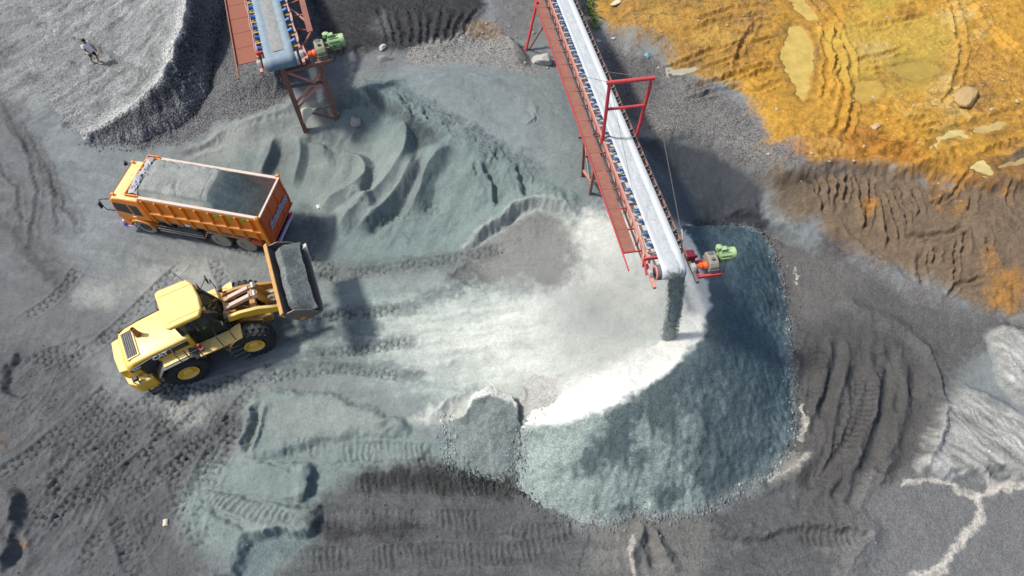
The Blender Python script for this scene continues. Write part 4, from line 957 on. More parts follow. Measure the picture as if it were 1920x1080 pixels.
b = MB(); b.tube([(.1, .92, 3.62), (.02, 1.06, 3.73), (-.1, 1.2, 4.03)], .012, 6); b.build('aerial', M_BLK, RF)
b = MB(); b.box((-.28, 0, 1.95), (.52, .5, .16)); b.box((-.52, 0, 2.32), (.14, .5, .66), Euler((0, R(-10), 0))); b.build('seat', M_GRN, LD, .04)
b = MB(); b.tube([(.42 + .06 * math.cos(t), .19 * math.sin(t), 2.32 + .18 * math.cos(t)) for t in [i * math.pi / 8 for i in range(16)]], .018, 6, close=True); b.beam((.62, 0, 1.7), (.44, 0, 2.3), .05, .05); b.build('steering_wheel', M_BLK, LD)
b = MB(); b.box((.78, 0, 1.95), (.22, .6, .5)); b.build('dashboard', M_GREYD, LD, .03)
for sg in (-1, 1):
    b = MB(); b.tube([(.45, sg * .80, 2.9), (.75, sg * 1.15, 2.9)], .018, 6); b.box((.77, sg * 1.22, 2.78), (.05, .22, .38)); b.build('mirror', M_BLK, LD, .01)
# front frame, arms and bucket: everything here turns with the steering
def F(m): return m.xf(MF)
b = MB(); b.prism([(.30, .62), (fa + .55, .55), (fa + .60, 1.05), (1.55, 1.35), (1.35, 2.35), (.85, 2.40), (.62, 1.5), (.30, 1.25)], -.40, -.26); b.prism([(.30, .62), (fa + .55, .55), (fa + .60, 1.05), (1.55, 1.35), (1.35, 2.35), (.85, 2.40), (.62, 1.5), (.30, 1.25)], .26, .40)
b.box((1.5, 0, .82), (1.9, .52, .45)); b.box((1.0, 0, 2.25), (.22, .9, .22)); F(b).build('front_frame', M_YELW, LD, .02)
b = MB(); b.lathe([(-.12, .16), (1.15, .16)], (.28, 0, .7), 'z', 16); b.build('steering_joint', M_GREYD, LD, smooth=40)
for k, (y, z) in enumerate(((-.18, 1.9), (.05, 2.0), (.2, 1.82), (-.06, 1.74))):
    b = MB(); b.tube([(.55, y, z - .4), (.78, y * 1.2, z + .1), (1.2, y, z + .22), (1.75, y * .8, z - .1)], .028, 6); F(b).build('hydraulic_hose', M_BLK, LD, smooth=40)
BX, BZ = 3.46, 1.90                                              # heel of the bucket
for sg in (-1, 1):
    y = sg * .60
    prof = [(.86, 2.22), (.98, 2.44), (1.5, 2.50), (2.2, 2.42), (2.7, 2.22), (BX + .02, 1.98), (BX + .02, 1.70), (2.62, 1.80), (2.15, 1.98), (1.5, 2.12), (1.0, 2.10)]
    b = MB(); b.prism(prof, y - .075, y + .075); F(b).build('lift_arm', M_YEL if sg < 0 else M_YELW, LD, .025)
    b = MB(); b.tube([(.95, sg * .34, 1.25), (1.5, sg * .46, 1.66)], .085, 10); b.tube([(1.5, sg * .46, 1.66), (2.1, sg * .52, 2.05)], .045, 10); F(b).build('lift_cylinder', M_YELW, LD, smooth=40)
    yt = sg * .20
    b = MB(); b.tube([(.98, yt, 2.42), (1.22, yt, 2.50)], .075, 10); b.box((1.66, yt, 2.66), (.95, .17, .19), Euler((0, R(-17), 0))); F(b).build('tilt_cylinder', mat('dusty cylinder', (.52, .36, .26), .6, wear=.4, dust=.5, dust_glare_col=(.66, .56, .48)), LD, .02)
    b = MB(); b.tube([(2.08, yt, 2.78), (2.28, yt, 2.84)], .04, 8); F(b).build('piston_rod', M_STEEL, LD, smooth=40)
    b = MB(); b.lathe([(yt - .13, .12), (yt + .13, .12)], (2.32, 0, 2.84), 'y', 14); F(b).build('pivot_pin', M_STEEL, LD, smooth=40)
    b = MB(); b.prism([(2.22, 2.94), (2.44, 2.92), (2.62, 2.35), (2.74, 1.95), (2.52, 1.92), (2.34, 2.4)], yt - .07, yt + .07); F(b).build('tilt_lever', M_YELW, LD, .02)
    b = MB(); b.beam((2.66, yt, 2.0), (BX + .06, yt, 2.12), .14, .10); F(b).build('tilt_link', M_YELW, LD, .015)
    # front wheel guard: curved plate behind the tyre
    prof = []
    for k in range(7):
        t = R(100 + 13 * k); prof.append((fa + math.cos(t) * .99, TR + math.sin(t) * .99))
    for k in range(6, -1, -1):
        t = R(100 + 13 * k); prof.append((fa + math.cos(t) * .95, TR + math.sin(t) * .95))
    b = MB(); b.prism(prof, sg * .72, sg * 1.44); F(b).build('front_fender', M_YEL, LD, .01)
    b = MB(); b.tube([(fa - .55, sg * .70, 1.72), (fa - .5, sg * .72, 2.5)], .03, 8); b.box((fa - .5, sg * .72, 2.58), (.12, .22, .2)); F(b).build('head_lamp', M_BLK, LD, .015)
b = MB(); b.beam((2.05, -.55, 2.18), (2.05, .55, 2.18), .24, .24); F(b).build('arm_cross_tube', M_YELW, LD, .03)
# hose manifold plates between cab and arms
b = MB()
for k in range(4): b.beam((.74, -.5 + k * .3, 1.55), (.80, -.45 + k * .3, 2.28), .05, .05)
b.box((.78, 0, 2.0), (.06, 1.1, .08)); b.box((.80, 0, 1.7), (.06, 1.1, .06)); F(b).build('hose_bracket', M_YELW, LD, .008)
BW = 1.74
MBK = MF @ Matrix.Translation((BX, 0, BZ + .6)) @ Matrix.Rotation(R(-27), 4, 'Y') @ Matrix.Translation((-BX, 0, -BZ - .6))
def FB(m): return m.xf(MBK)
M_BKT = mat('bucket steel', (.10, .09, .08), .5, wear=.6, wear_col=(.30, .15, .05), dust=.4)
inner = [(BX + 0.086, BZ + 1.256), (BX + 0.138, BZ + 0.473), (BX + 0.275, BZ + 0.172), (BX + 0.516, BZ + 0.043), (BX + 1.066, BZ + 0.017)]
outer = [(BX + 1.084, BZ - .03), (BX + 0.482, BZ - .02), (BX + 0.206, BZ + 0.120), (BX + 0.069, BZ + 0.447), (BX + 0.000, BZ + 1.256)]
b = MB(); b.prism(inner + outer, -BW, BW); BK = FB(b).build('bucket', M_BKT, LD, .01)
for sg in (-1, 1):
    b = MB(); b.prism([(BX + 0.052, BZ + 1.204), (BX + 0.120, BZ + 0.430), (BX + 0.292, BZ + 0.129), (BX + 0.516, BZ + 0.009), (BX + 1.032, BZ + 0.000), (BX + 0.998, BZ + 0.138), (BX + 0.817, BZ + 0.688), (BX + 0.516, BZ + 1.101)], sg * (BW - .01), sg * (BW + .04)); FB(b).build('bucket_side', M_BKT, BK, .008)
    b = MB(); b.prism([(BX + 0.224, BZ + 0.258), (BX + 0.447, BZ + 0.258), (BX + 0.447, BZ + 0.447), (BX + 0.224, BZ + 0.447)], sg * (BW + .04), sg * (BW + .055)); FB(b).build('orange_patch', mat('orange patch', (.55, .22, .02), .6), BK)
b = MB(); b.prism([(BX - .05, BZ + 1.032), (BX + 0.000, BZ + 1.333), (BX + 0.189, BZ + 1.376), (BX + 0.206, BZ + 1.333), (BX + 0.103, BZ + 1.256), (BX + 0.017, BZ + 1.032)], -BW - .05, BW + .05); FB(b).build('spill_guard', M_YELW, BK, .012)
b = MB(); b.box((BX + 1.084, 0, BZ), (.20, 2 * BW + .08, .04), Euler((0, R(2), 0))); FB(b).build('cutting_edge', M_STEEL, BK, .01)
for k in range(4): b = MB(); b.box((BX - .02, -1.2 + .8 * k, BZ + 0.645), (.10, .06, .95)); FB(b).build('bucket_rib', M_YELW, BK, .008)

def load_mesh(name, xs, ys, fz, M, label, cat, colfn, par=(.3, .05, .3), material=None, parent=None):
    XX, YY = np.meshgrid(xs, ys); ZZ = fz(XX, YY).astype(np.float32)
    c = np.clip(colfn(XX, YY, ZZ), .01, .95).astype(np.float32); p_ = np.empty_like(c); p_[:] = par
    o = grid_object(name, np.array(xs, np.float32), np.array(ys, np.float32), ZZ, c, p_, material or M_EARTH); o.matrix_world = M
    return tag(o, label, cat)
ML = Matrix.Translation(LD.location) @ Matrix.Rotation(rz, 4, 'Z') @ Matrix.Scale(LSC, 4) @ MBK
def bz_(x, y):
    t = (x - BX) / 1.07; e = np.clip((BW - np.abs(y)) / .45, 0, 1) ** .7
    top = 1.0 + .20 * np.exp(-((t - .55) / .30) ** 2) - 1.2 * np.clip(t - .62, 0, 1)
    low = np.where(t < .25, .35, .10)
    z = BZ + low + (top - low) * (.45 + .55 * e) + .10 * fbm(x * 2.2 + 5, y * 1.6, 4, .6, 7) - .62 * np.exp(-((t - .04) / .14) ** 2)
    return z
load_mesh('bucket_load', np.linspace(BX + .12, BX + 1.13, 44), np.linspace(-BW + .02, BW - .02, 90), bz_, ML, 'heap of grey sand filling the raised bucket of the yellow loader', 'sand',
          lambda x, y, z: np.stack([np.full(x.shape, v) for v in (.155, .175, .172)], -1) * (1 + .35 * fbm(x * 2, y * 2, 4, .6, 8) + .3 * sstep(BZ + 1.1, BZ + 1.5, z))[..., None])
# ------------------------------------------------------------------ the dump truck
tf, tr = at(284, 437, 0), at(470, 470, 0)
td = Vector((tf.x - tr.x, tf.y - tr.y, 0)); TB = td.length; td.normalize(); trz = math.atan2(td.y, td.x)
tl = Vector((-td.y, td.x, 0))                                   # left of the truck = side seen
tmid = (tf + tr) / 2 - tl * 1.10; tmid.z = .02
TK = empty('dump_truck', tmid, trz, 'orange dump truck loaded with grey sand', 'dump truck')
M_ORG = mat('orange lorry paint', (.86, .25, .006), .4, wear=.25, wear_col=(.45, .12, .01), dust=.72, dust_glare_col=(.98, .80, .42), spec=.5)  # cab top paled in colour for sun glare, besides settled dust
M_ORS = mat('orange body paint', (.86, .26, .006), .5, wear=.2, wear_col=(.55, .16, .02), dust=.40, dust_glare_col=(.62, .44, .26), scale=2.5)
M_TGT = mat('faded red orange tailgate', (.50, .085, .018), .6, wear=.6, wear_col=(.30, .07, .03), dust=.2, scale=2)
M_INR = mat('scoured steel', (.30, .27, .245), .6, wear=.5, wear_col=(.16, .12, .09), dust=.2)
M_LIP = mat('worn rail', (.62, .50, .42), .6, wear=.6, wear_col=(.55, .25, .08), dust=.4, dust_glare_col=(.62, .58, .52))
M_PUR = mat('purple bumper', (.16, .05, .50), .4, wear=.2); M_LIL = mat('lilac bumper', (.55, .45, .68), .45, wear=.2)
M_CHS = mat('chassis black', (.02, .02, .02), .7, wear=.4, wear_col=(.09, .08, .07), dust=.4, dust_glare_col=(.2, .19, .17))
M_DSTP = mat('dusty fender', (.55, .22, .06), .8, wear=.7, wear_col=(.36, .30, .25), dust=.7, dust_glare_col=(.47, .38, .32))
fx_, r2x = TB / 2, -TB / 2; r1x = r2x + 1.36; WR = .53
def truck_wheel(x, y, wd, sd, rear=False):
    m = MB(); h = wd / 2
    m.lathe([(-h * .7, .27), (-h, .34), (-h, .45), (-h * .85, .515), (0, WR), (h * .85, .515), (h, .45), (h, .34), (h * .7, .27)], (x, y, WR), 'y', 32, False)
    for k in range(30):
        t = 2 * math.pi * k / 30; q_ = MB().box((0, 0, WR), (.055, wd * .82, .03), Euler((0, 0, R(12)))); q_.xf(Matrix.Translation((x, y, WR)) @ Matrix.Rotation(-t, 4, 'Y')); m.add(q_.v, q_.f)
    o = m.build('tyre', M_RUBD, TK, smooth=40)
    a = sd * h
    m = MB(); m.lathe([(a * 1.005, .30), (a * 1.06, .34), (a * 1.07, .44), (a * .93, .50)], (x, y, WR), 'y', 32, False); m.build('tyre_wall', M_TWALL, o, smooth=40)
    m = MB()
    if rear: m.lathe([(a * .7, .30), (a * .98, .29), (a * .98, .265), (a * .2, .24), (a * .0, .16), (a * .5, .15), (a * .6, .05)], (x, y, WR), 'y', 24)
    else: m.lathe([(a * .7, .30), (a * 1.0, .29), (a * .98, .265), (a * .62, .25), (a * .8, .19), (a * .85, .12), (a * 1.1, .10), (a * 1.12, .03)], (x, y, WR), 'y', 24)
    R_ = m.build('rim', M_TWALL if rear else M_GREYD, o, smooth=40)
    for k in range(8):
        t = 2 * math.pi * k / 8; rr = .20 if not rear else .13
        m = MB(); m.lathe([(a * (.70 if not rear else .1), .028), (a * (.92 if not rear else .45), .022)], (x + math.cos(t) * rr, y, WR + math.sin(t) * rr), 'y', 6)
        R_.data if False else m.build('wheel_nut', M_STEEL if not rear else M_GREYD, o)
for s_ in (-1, 1):
    truck_wheel(fx_, s_ * .97, .28, s_)
    for xx in (r1x, r2x):
        truck_wheel(xx, s_ * 1.00, .27, s_, True); truck_wheel(xx, s_ * .68, .27, s_, True)
    MB().beam((-TB / 2 - 1.2, s_ * .42, .92), (fx_ + 1.35, s_ * .42, .92), .08, .26).build('chassis_rail', M_CHS, TK)
for xx in (fx_, r1x, r2x):
    m = MB(); m.beam((xx, -.8, WR), (xx, .8, WR), .16, .16); m.build('axle', M_CHS, TK, .02)
for xx in (-2.9, -1.6, -.3, .9, 2.4): MB().beam((xx, -.42, .9), (xx, .42, .9), .1, .18).build('cross_member', M_CHS, TK)
# cab
CF, CB = fx_ + 1.02, fx_ - .76
prof = [(CB, 1.22), (fx_ + .58, 1.22), (fx_ + .64, .58), (CF - .05, .58), (CF, 1.15), (CF, 1.62), (CF - .08, 2.15), (CF - .20, 2.52), (CF - .36, 2.66), (CF - .75, 2.72), (CB, 2.72)]
CABO = MB().prism(prof, -1.20, 1.20).build('cab', M_ORG, TK, .08, seg=3); CABO.scale = (1, 1, 1.09); CABO.location.z = -.05
for s_ in (-1, 1):
    d = MB(); d.prism([(CF - .16, 1.72), (CF - .17, 2.05), (CF - .26, 2.34), (CF - .94, 2.34), (CF - .94, 1.62)], s_ * 1.19, s_ * 1.212); d.build('door_window', M_GLSD, CABO)
    d = MB(); d.prism([(CF - 1.06, 1.60), (CF - 1.06, 2.32), (CF - 1.48, 2.30), (CF - 1.48, 1.60)], s_ * 1.19, s_ * 1.212); d.build('quarter_window', M_GLSD, CABO)
    d = MB(); d.prism([(CF - .10, 1.22), (CF - .12, 1.66), (CF - 1.0, 1.56), (CF - 1.0, 1.22), (CF - .85, 1.08), (CF - .3, 1.08)], s_ * 1.192, s_ * 1.208); dr = d.build('door_panel', M_ORG, CABO, .004)
    d = MB(); d.box((CF - .98, s_ * 1.225, 1.46), (.20, .03, .05)); d.build('door_handle', M_WHT, dr, .01)
    # front wheel fender
    pf_ = []
    for k in range(8): t = R(12 + 156 * k / 7); pf_.append((fx_ + math.cos(t) * .70, WR + .05 + math.sin(t) * .68))
    for k in range(7, -1, -1): t = R(12 + 156 * k / 7); pf_.append((fx_ + math.cos(t) * .64, WR + .05 + math.sin(t) * .62))
    d = MB(); d.prism(pf_, s_ * .80, s_ * 1.27); d.build('front_fender', M_ORS, TK, .015)
    # mirror arms
    d = MB(); d.tube([(CF - .05, s_ * 1.12, 2.45), (CF + .34, s_ * 1.25, 2.46), (CF + .42, s_ * 1.30, 2.20), (CF + .32, s_ * 1.28, 1.75), (CF - .02, s_ * 1.18, 1.65)], .022, 6)
    ma = d.build('mirror_arm', M_BLK, CABO, smooth=40)
    MB().box((CF + .46, s_ * 1.30, 2.08), (.06, .20, .34)).build('mirror', M_BLK, CABO, .02)
    d = MB(); d.box((CF + .02, s_ * .92, .86), (.10, .30, .20)); d.build('headlight', M_WHT, TK, .03)
    for z in (2.60,): d = MB(); d.box((CF - .42, s_ * 1.02, 2.76), (.16, .12, .10)); d.build('roof_marker', M_ORS, CABO, .02)
d = MB(); d.add([(CF + .006, -1.02, 1.66), (CF + .006, 1.02, 1.66), (CF - .072, 1.02, 2.16), (CF - .072, -1.02, 2.16)], [(0, 1, 2, 3)]); d.build('windshield', M_GLSD, CABO)
d = MB(); d.prism([(CF - .10, 2.40), (CF + .22, 2.28), (CF + .24, 2.31), (CF - .09, 2.44)], -1.1, 1.1); d.build('sun_visor', M_GREYD, CABO, .01)
d = MB(); d.box((CF + .06, 0, .52), (.26, 2.44, .34)); d.build('bumper', M_PUR, TK, .05)
d = MB(); d.box((CF + .04, 0, .80), (.16, 2.42, .20)); d.build('bumper_step', M_LIL, TK, .04)
d = MB(); d.box((CF + .02, 0, 1.25), (.10, 2.3, .26)); d.build('grille', M_PUR, TK, .02)
d = MB(); d.box((CF - .25, 1.16, .50), (.5, .12, .16)); d.build('bumper_corner', M_LIL, TK, .03)
# tipper body
B0, B1, ZF, ZT, HW = r2x - 1.58, fx_ - 1.0, 1.46, 3.28, 1.23
MB().box(((B0 + B1) / 2, 0, ZF - .04), (B1 - B0, 2.3, .10)).build('body_floor', M_INR, TK)
MB().box((B1 + .03, 0, (ZF + ZT + .12) / 2), (.07, 2 * HW, ZT + .12 - ZF)).build('front_board', M_ORS, TK, .01)
NR = 9
for s_ in (-1, 1):
    m = MB(); m.prism([(B0, ZF + .02), (B1, ZF + .20), (B1, ZT), (B0, ZT)], s_ * (HW - .05), s_ * HW); sd_ = m.build('body_side', M_ORS, TK)
    m = MB(); m.prism([(B0 + .06, ZF + .10), (B1 - .02, ZF + .26), (B1 - .02, ZT - .02), (B0 + .06, ZT - .02)], s_ * (HW - .062), s_ * (HW - .052)); m.build('body_lining', M_INR, sd_)
    MB().box(((B0 + B1) / 2, s_ * (HW - .01), ZT + .045), (B1 - B0 + .06, .15, .09)).build('top_rail', M_LIP, sd_, .012)
    m = MB(); m.prism([(s_ * HW, ZF + .62), (s_ * (HW + .11), ZF + .70), (s_ * (HW + .11), ZF + .80), (s_ * HW, ZF + .88)], B0 + .1, B1 - .1, 'x'); m.build('mid_rail', M_ORS, sd_, .01)
    MB().box(((B0 + B1) / 2, s_ * (HW + .035), ZT - .06), (B1 - B0, .07, .12)).build('upper_rail', M_ORS, sd_, .012)
    for k in range(NR):
        x = B0 + .52 + (B1 - B0 - .62) * k / (NR - 1)
        m = MB(); m.prism([(s_ * HW, ZT - .10), (s_ * (HW + .10), ZT - .12), (s_ * (HW + .10), ZF + .16), (s_ * HW, ZF - .10)], x - .045, x + .045, 'x'); m.build('rib', M_ORS, sd_, .008)
    m = MB(); m.prism([(B0 - .02, ZF - .16), (B0 + .14, ZF - .16), (B0 + .14, ZT + .10), (B0 - .02, ZT + .10)], s_ * (HW - .02), s_ * (HW + .13)); m.build('corner_post', M_ORS, sd_, .015)
M_LEAF = mat('leaf green', (.06, .50, .02), .5, wear=.1); M_LEAFY = mat('lime green', (.42, .62, .02), .5, wear=.1)
for k in (0, 1, 2):
    xa = B0 + .52 + (B1 - B0 - .62) * (k + .5) / (NR - 1)
    for nm, mm, sc_, o_ in (('leaf_outline', M_LEAFY, 1.0, .004), ('leaf_emblem', M_LEAF, .62, .008)):
        pts = []
        for i in range(20):
            t = 2 * math.pi * i / 20; rr = .20 * sc_ * (1 + .25 * math.cos(t))
            pts.append((xa + .02 + (-.05 if sc_ < 1 else 0) - math.cos(t) * rr * 1.0, ZT - .36 - (.04 if sc_ < 1 else 0) + math.sin(t) * rr * .62))
        MB().prism(pts, HW + o_ - .004, HW + o_).build(nm, mm, TK)
MB().box((B0 + .52 + (B1 - B0 - .62) * 5.45 / 8, HW + .05, ZF + .20), (.24, .02, .16)).build('notice_plate', M_WHT, TK)
# tailgate with painted lettering
TGX = B0 - .03
tg = MB().prism([(TGX, ZT + .06), (TGX - .06, ZT + .06), (TGX - .16, ZF + .55), (TGX - .10, ZF - .10), (TGX - .02, ZF - .10)], -HW, HW).build('tailgate', M_TGT, TK, .012)
for k in range(4):
    y = -HW + .1 + (2 * HW - .2) * k / 3; MB().prism([(TGX - .05, ZT + .0), (TGX - .105, ZT - .02), (TGX - .20, ZF + .56), (TGX - .15, ZF - .06), (TGX - .09, ZF - .06)], y - .05, y + .05).build('tailgate_rib', M_TGT, tg, .01)
MB().box((TGX - .03, 0, ZT + .08), (.10, 2 * HW, .06)).build('tailgate_rail', M_LIP, tg, .01)
MB().box((TGX - .12, 0, ZF - .06), (.10, 2 * HW + .1, .10)).build('tailgate_hinge_bar', M_TGT, tg, .02)
for s_ in (-1, 1): MB().lathe([(-.06, .10), (.06, .10)], (TGX + .02, s_ * (HW + .05), ZT + .12), 'y', 12).build('tailgate_hinge', M_ORS, tg, smooth=40)
M_LB = mat('lettering blue', (.05, .16, .38), .5, wear=.3); M_LW = mat('lettering white', (.62, .60, .62), .5, wear=.3)
sl_up = Vector((.10, 0, ZT - .6 - ZF)).normalized()
MT = frame_on(Vector((TGX - .135, .0, ZF + .86)), (0, -1, 0), sl_up)
for nm, mm, off_, bd in (('lettering_outline', M_LW, .062, .030), ('tailgate_lettering', M_LB, .072, .004)):
    MM = MT.copy(); MM.translation = MT.translation + MT.to_3x3() @ Vector((0, 0, off_))
    lettering(nm, 'Semuloon', .50, mm, tg, MM, bold=bd, shear=.2, extrude=.006, spacing=.93)
MB().box((TGX + .18, 0, .62), (.06, 2.1, .75)).build('mud_flap', M_BLK, TK)
m = MB(); m.box((TGX - .02, 0, .70), (.12, 2.2, .14)); m.build('rear_bumper', M_LIL, TK, .02)
for s_ in (-1, 1): MB().box((TGX - .02, s_ * .85, .86), (.08, .34, .14)).build('tail_light', M_RED, TK, .02)
# rear wheel fenders, side guards, tank
for s_ in (-1, 1):
    y0, y1 = s_ * .80, s_ * 1.24
    m = MB(); m.prism([(r2x - .62, .82), (r2x - .60, .86), (r2x - .28, 1.22), (r1x + .45, 1.26), (r1x + .72, .78), (r1x + .68, .76), (r1x + .42, 1.22), (r2x - .26, 1.18)], y0, y1); m.build('rear_fender', M_DSTP, TK, .008)
    MB().box((r2x - .75, s_ * 1.02, .98), (.5, .4, .34)).build('side_box', M_TGT, TK, .02)
    for z in (.55, .74, .96): MB().beam((r1x + .85, s_ * 1.16, z), (fx_ - .78, s_ * 1.16, z), .04, .07).build('guard_rail', M_STEEL if z < .9 else M_GREYD, TK)
    for x in (r1x + 1.2, (r1x + fx_) / 2, fx_ - 1.1): MB().beam((x, s_ * 1.13, .5), (x, s_ * 1.13, 1.1), .05, .05).build('guard_post', M_GREYD, TK)
m = MB(); m.lathe([(-.55, .0), (-.55, .29), (.55, .29), (.55, .0)], (.35, .78, .76), 'x', 20, False); m.build('fuel_tank', M_GREYD, TK, smooth=40)
m = MB(); m.box((1.35, .74, .80), (.55, .46, .42)); m.build('battery_box', M_CHS, TK, .02)
m = MB(); m.lathe([(-.7, .13), (.7, .13)], (.2, -.8, .72), 'x', 14); m.build('air_tank', M_CHS, TK, smooth=40)
# shelf over the cab with the rolled cover lying in it
SH0, SH1 = B1 + .02, B1 + .62
m = MB(); m.box(((SH0 + SH1) / 2, 0, ZT + .06), (SH1 - SH0, 2 * HW, .04)); SHF = m.build('cab_guard', M_ORS, TK, .008)
for s_ in (-1, 1): MB().box(((SH0 + SH1) / 2, s_ * HW, ZT + .12), (SH1 - SH0, .05, .16)).build('guard_edge', M_ORS, SHF, .01)
MB().box((SH1, 0, ZT + .11), (.05, 2 * HW, .14)).build('guard_edge', M_ORS, SHF, .01)
MTk = Matrix.Translation(TK.location) @ Matrix.Rotation(trz, 4, 'Z')
M_TARP = mat('grey tarpaulin', (.38, .40, .43), .6, wear=.5, wear_col=(.20, .21, .24), dust=.3, scale=4)
ys = np.linspace(-1.12, 1.12, 90); ts = np.linspace(0, math.pi, 15)
YY, TT = np.meshgrid(ys, ts)
tw = .23 + .05 * fbm(YY * 2.5, TT * .4 + 3, 3, .6, 110)
fold = .075 * np.abs(fbm(YY * 3.2 + TT * 1.3, TT * 1.4 - YY * 1.1, 3, .6, 112)) * 2
XXc = (SH0 + SH1) / 2 - .02 + np.cos(TT) * (tw + fold) + .05 * np.sin(YY * 4)
ZZc = ZT + .085 + np.sin(TT) * (.20 + fold * 1.3) * (1 - .5 * np.clip(np.abs(YY) - .85, 0, 1) / .3)
tv = np.stack([XXc, YY, ZZc], -1).reshape(-1, 3); nx_ = len(ys)
m = MB(); m.v = [tuple(q_) for q_ in tv]; m.f = [(j * nx_ + i, j * nx_ + i + 1, (j + 1) * nx_ + i + 1, (j + 1) * nx_ + i) for j in range(len(ts) - 1) for i in range(nx_ - 1)]
t_ = m.build('tarpaulin', M_TARP, None, smooth=50); t_.matrix_world = MTk; tag(t_, 'crumpled grey tarpaulin bundled on the guard above the truck cab', 'tarpaulin')
# the load
def tk_load(x, y):
    t = (x - B0) / (B1 - B0); e = np.clip((HW - .05 - np.abs(y)) / .22, 0, 1)
    edge_ = .44 + .03 * fbm(y * 2, y * 0 + 1, 2, .5, 121)
    flat = ZT + .04 + .44 * e ** .6 * (1 - .8 * (y / HW) ** 2 * .3) + .13 * fbm(x * 1.1, y * 1.1, 4, .6, 120) - .05 * np.exp(-((fbm(x * .6, y * .5, 2, .5, 126)) / .06) ** 2) - .10 * sstep(.93, 1.0, t)
    slope = ZF + .46 + (ZT + .44 - ZF - .46) * np.clip(t / edge_, 0, 1) ** .95 - .22 * sstep(.2, 1.0, y / HW * -1) * sstep(.45, .1, t)
    h = np.minimum(flat, slope) + .012 * fbm(x * 7, y * 7, 2, .6, 122)
    return np.where(e < 1, np.minimum(h, ZT + .04 + .2 * e), h)
load_mesh('sand_load', np.linspace(B0 + .06, B1 - .02, 170), np.linspace(-HW + .06, HW - .06, 70), tk_load, MTk, 'load of grey sand filling the body of the orange dump truck', 'sand',
          lambda x, y, z: np.array((.27, .285, .265)) * (1 + .25 * fbm(x * 1.5, y * 1.5, 4, .6, 123))[..., None] + sstep(.50, .36, (x - B0) / (B1 - B0))[..., None] * (np.array((.10, .135, .14)) - np.array((.27, .285, .265))), (.10, .05, .2))
# ------------------------------------------------------------------ belt conveyors
M_PINK = mat('sun bleached red paint', (.50, .17, .13), .6, wear=.6, wear_col=(.55, .35, .30), dust=.4, dust_glare_col=(.60, .46, .40), scale=4)
M_REDP = mat('red frame paint', (.52, .035, .045), .5, wear=.35, wear_col=(.32, .05, .05), dust=.2, dust_glare_col=(.6, .3, .28))
M_RUST = mat('rust red plate', (.23, .070, .045), .8, wear=.7, wear_col=(.33, .15, .10), dust=.3, dust_glare_col=(.36, .24, .19), scale=3)
M_LEG = mat('rusty leg steel', (.20, .085, .06), .8, wear=.7, wear_col=(.30, .17, .12), dust=.25, scale=4)
M_BELT = mat('dusted rubber belt', (.48, .51, .53), .8, wear=.35, wear_col=(.56, .58, .59), dust=.5, dust_glare_col=(.58, .60, .60), scale=1.5)
M_BELB = mat('blue grey rubber belt', (.11, .18, .25), .7, wear=.7, wear_col=(.24, .31, .36), dust=.55, dust_glare_col=(.38, .43, .45), scale=2.5)
M_BLUE = mat('blue roller', (.01, .16, .50), .45, wear=.3, wear_col=(.12, .28, .5), dust=.2)
M_BRKT = mat('dusty idler bracket', (.46, .42, .36), .8, wear=.6, dust=.4)
M_YBR = mat('yellow idler bracket', (.52, .36, .10), .7, wear=.6, dust=.3)
M_GEAR = mat('dusty gearbox', (.24, .21, .16), .7, wear=.6, wear_col=(.10, .09, .07), dust=.4, scale=8)
M_GEAG = mat('green gearbox', (.17, .20, .10), .7, wear=.7, wear_col=(.09, .08, .06), dust=.4, dust_glare_col=(.45, .45, .36), scale=8)
M_MOT = mat('pale green motor', (.20, .33, .14), .5, wear=.3, wear_col=(.12, .24, .09), dust=.55, dust_glare_col=(.55, .70, .40), scale=6)
M_CPL = mat('orange coupling', (.66, .12, .03), .5, wear=.3)
M_BRG = mat('bearing housing', (.40, .40, .38), .6, wear=.5, wear_col=(.2, .18, .15), dust=.3, scale=8)
M_DRUM = mat('drum lagging', (.13, .085, .11), .7, wear=.4, dust=.2)
M_CBL = mat('wire rope', (.14, .13, .12), .6, metal=.3)

class Conveyor:
    def __init__(s, A, B, label):
        s.a = (B - A).normalized(); s.l = Vector((-s.a.y, s.a.x, 0)).normalized(); s.n = s.a.cross(s.l)
        s.M = Matrix((s.a, s.l, s.n)).transposed().to_4x4(); s.M.translation = B; s.I = s.M.inverted()
        s.root = bpy.data.objects.new('belt_conveyor', None); C.objects.link(s.root); s.root.matrix_world = s.M; tag(s.root, label, 'conveyor')
    def L(s, p): return s.I @ Vector(p)
    def foot(s, px, py): return s.L(lay(px, py) + Vector((0, 0, -.15)))
    def down(s, p):
        q_ = s.M @ Vector(p); return s.L(Vector((q_.x, q_.y, hz(q_.x, q_.y) - .15)))
def belt_strip(half, x0, r, material, trough, root, name='belt'):
    prof = [(-half, trough), (-half * .62, trough * .35), (-half * .3, 0), (half * .3, 0), (half * .62, trough * .35), (half, trough)]
    path = [(x0 + (0 - x0) * i / 60, 0, 1.0) for i in range(56)]
    path += [(-.8 + .8 * i / 6, 0, 1 - i / 6) for i in range(1, 7)]
    st = [(x, z, k, 0.0) for x, z, k in path] + [(0, 0, 0, math.pi * i / 10) for i in range(1, 11)] + [(x0 * i / 8, 0, 0, math.pi) for i in range(1, 9)]
    m = MB(); n_ = len(prof)
    for x, z, k, t in st:
        for y, h in prof:
            hh = h * k
            if t == 0: m.v.append((x, y, hh))
            elif x == 0: m.v.append((math.sin(t) * r, y, -r + math.cos(t) * r))
            else: m.v.append((x, y, -2 * r))
    for i in range(len(st) - 1):
        for j in range(n_ - 1): m.f.append((i * n_ + j, i * n_ + j + 1, (i + 1) * n_ + j + 1, (i + 1) * n_ + j))
    o = m.build(name, material, root, smooth=60)
    md = o.modifiers.new('thick', 'SOLIDIFY'); md.thickness = .016; md.offset = -1
    return o
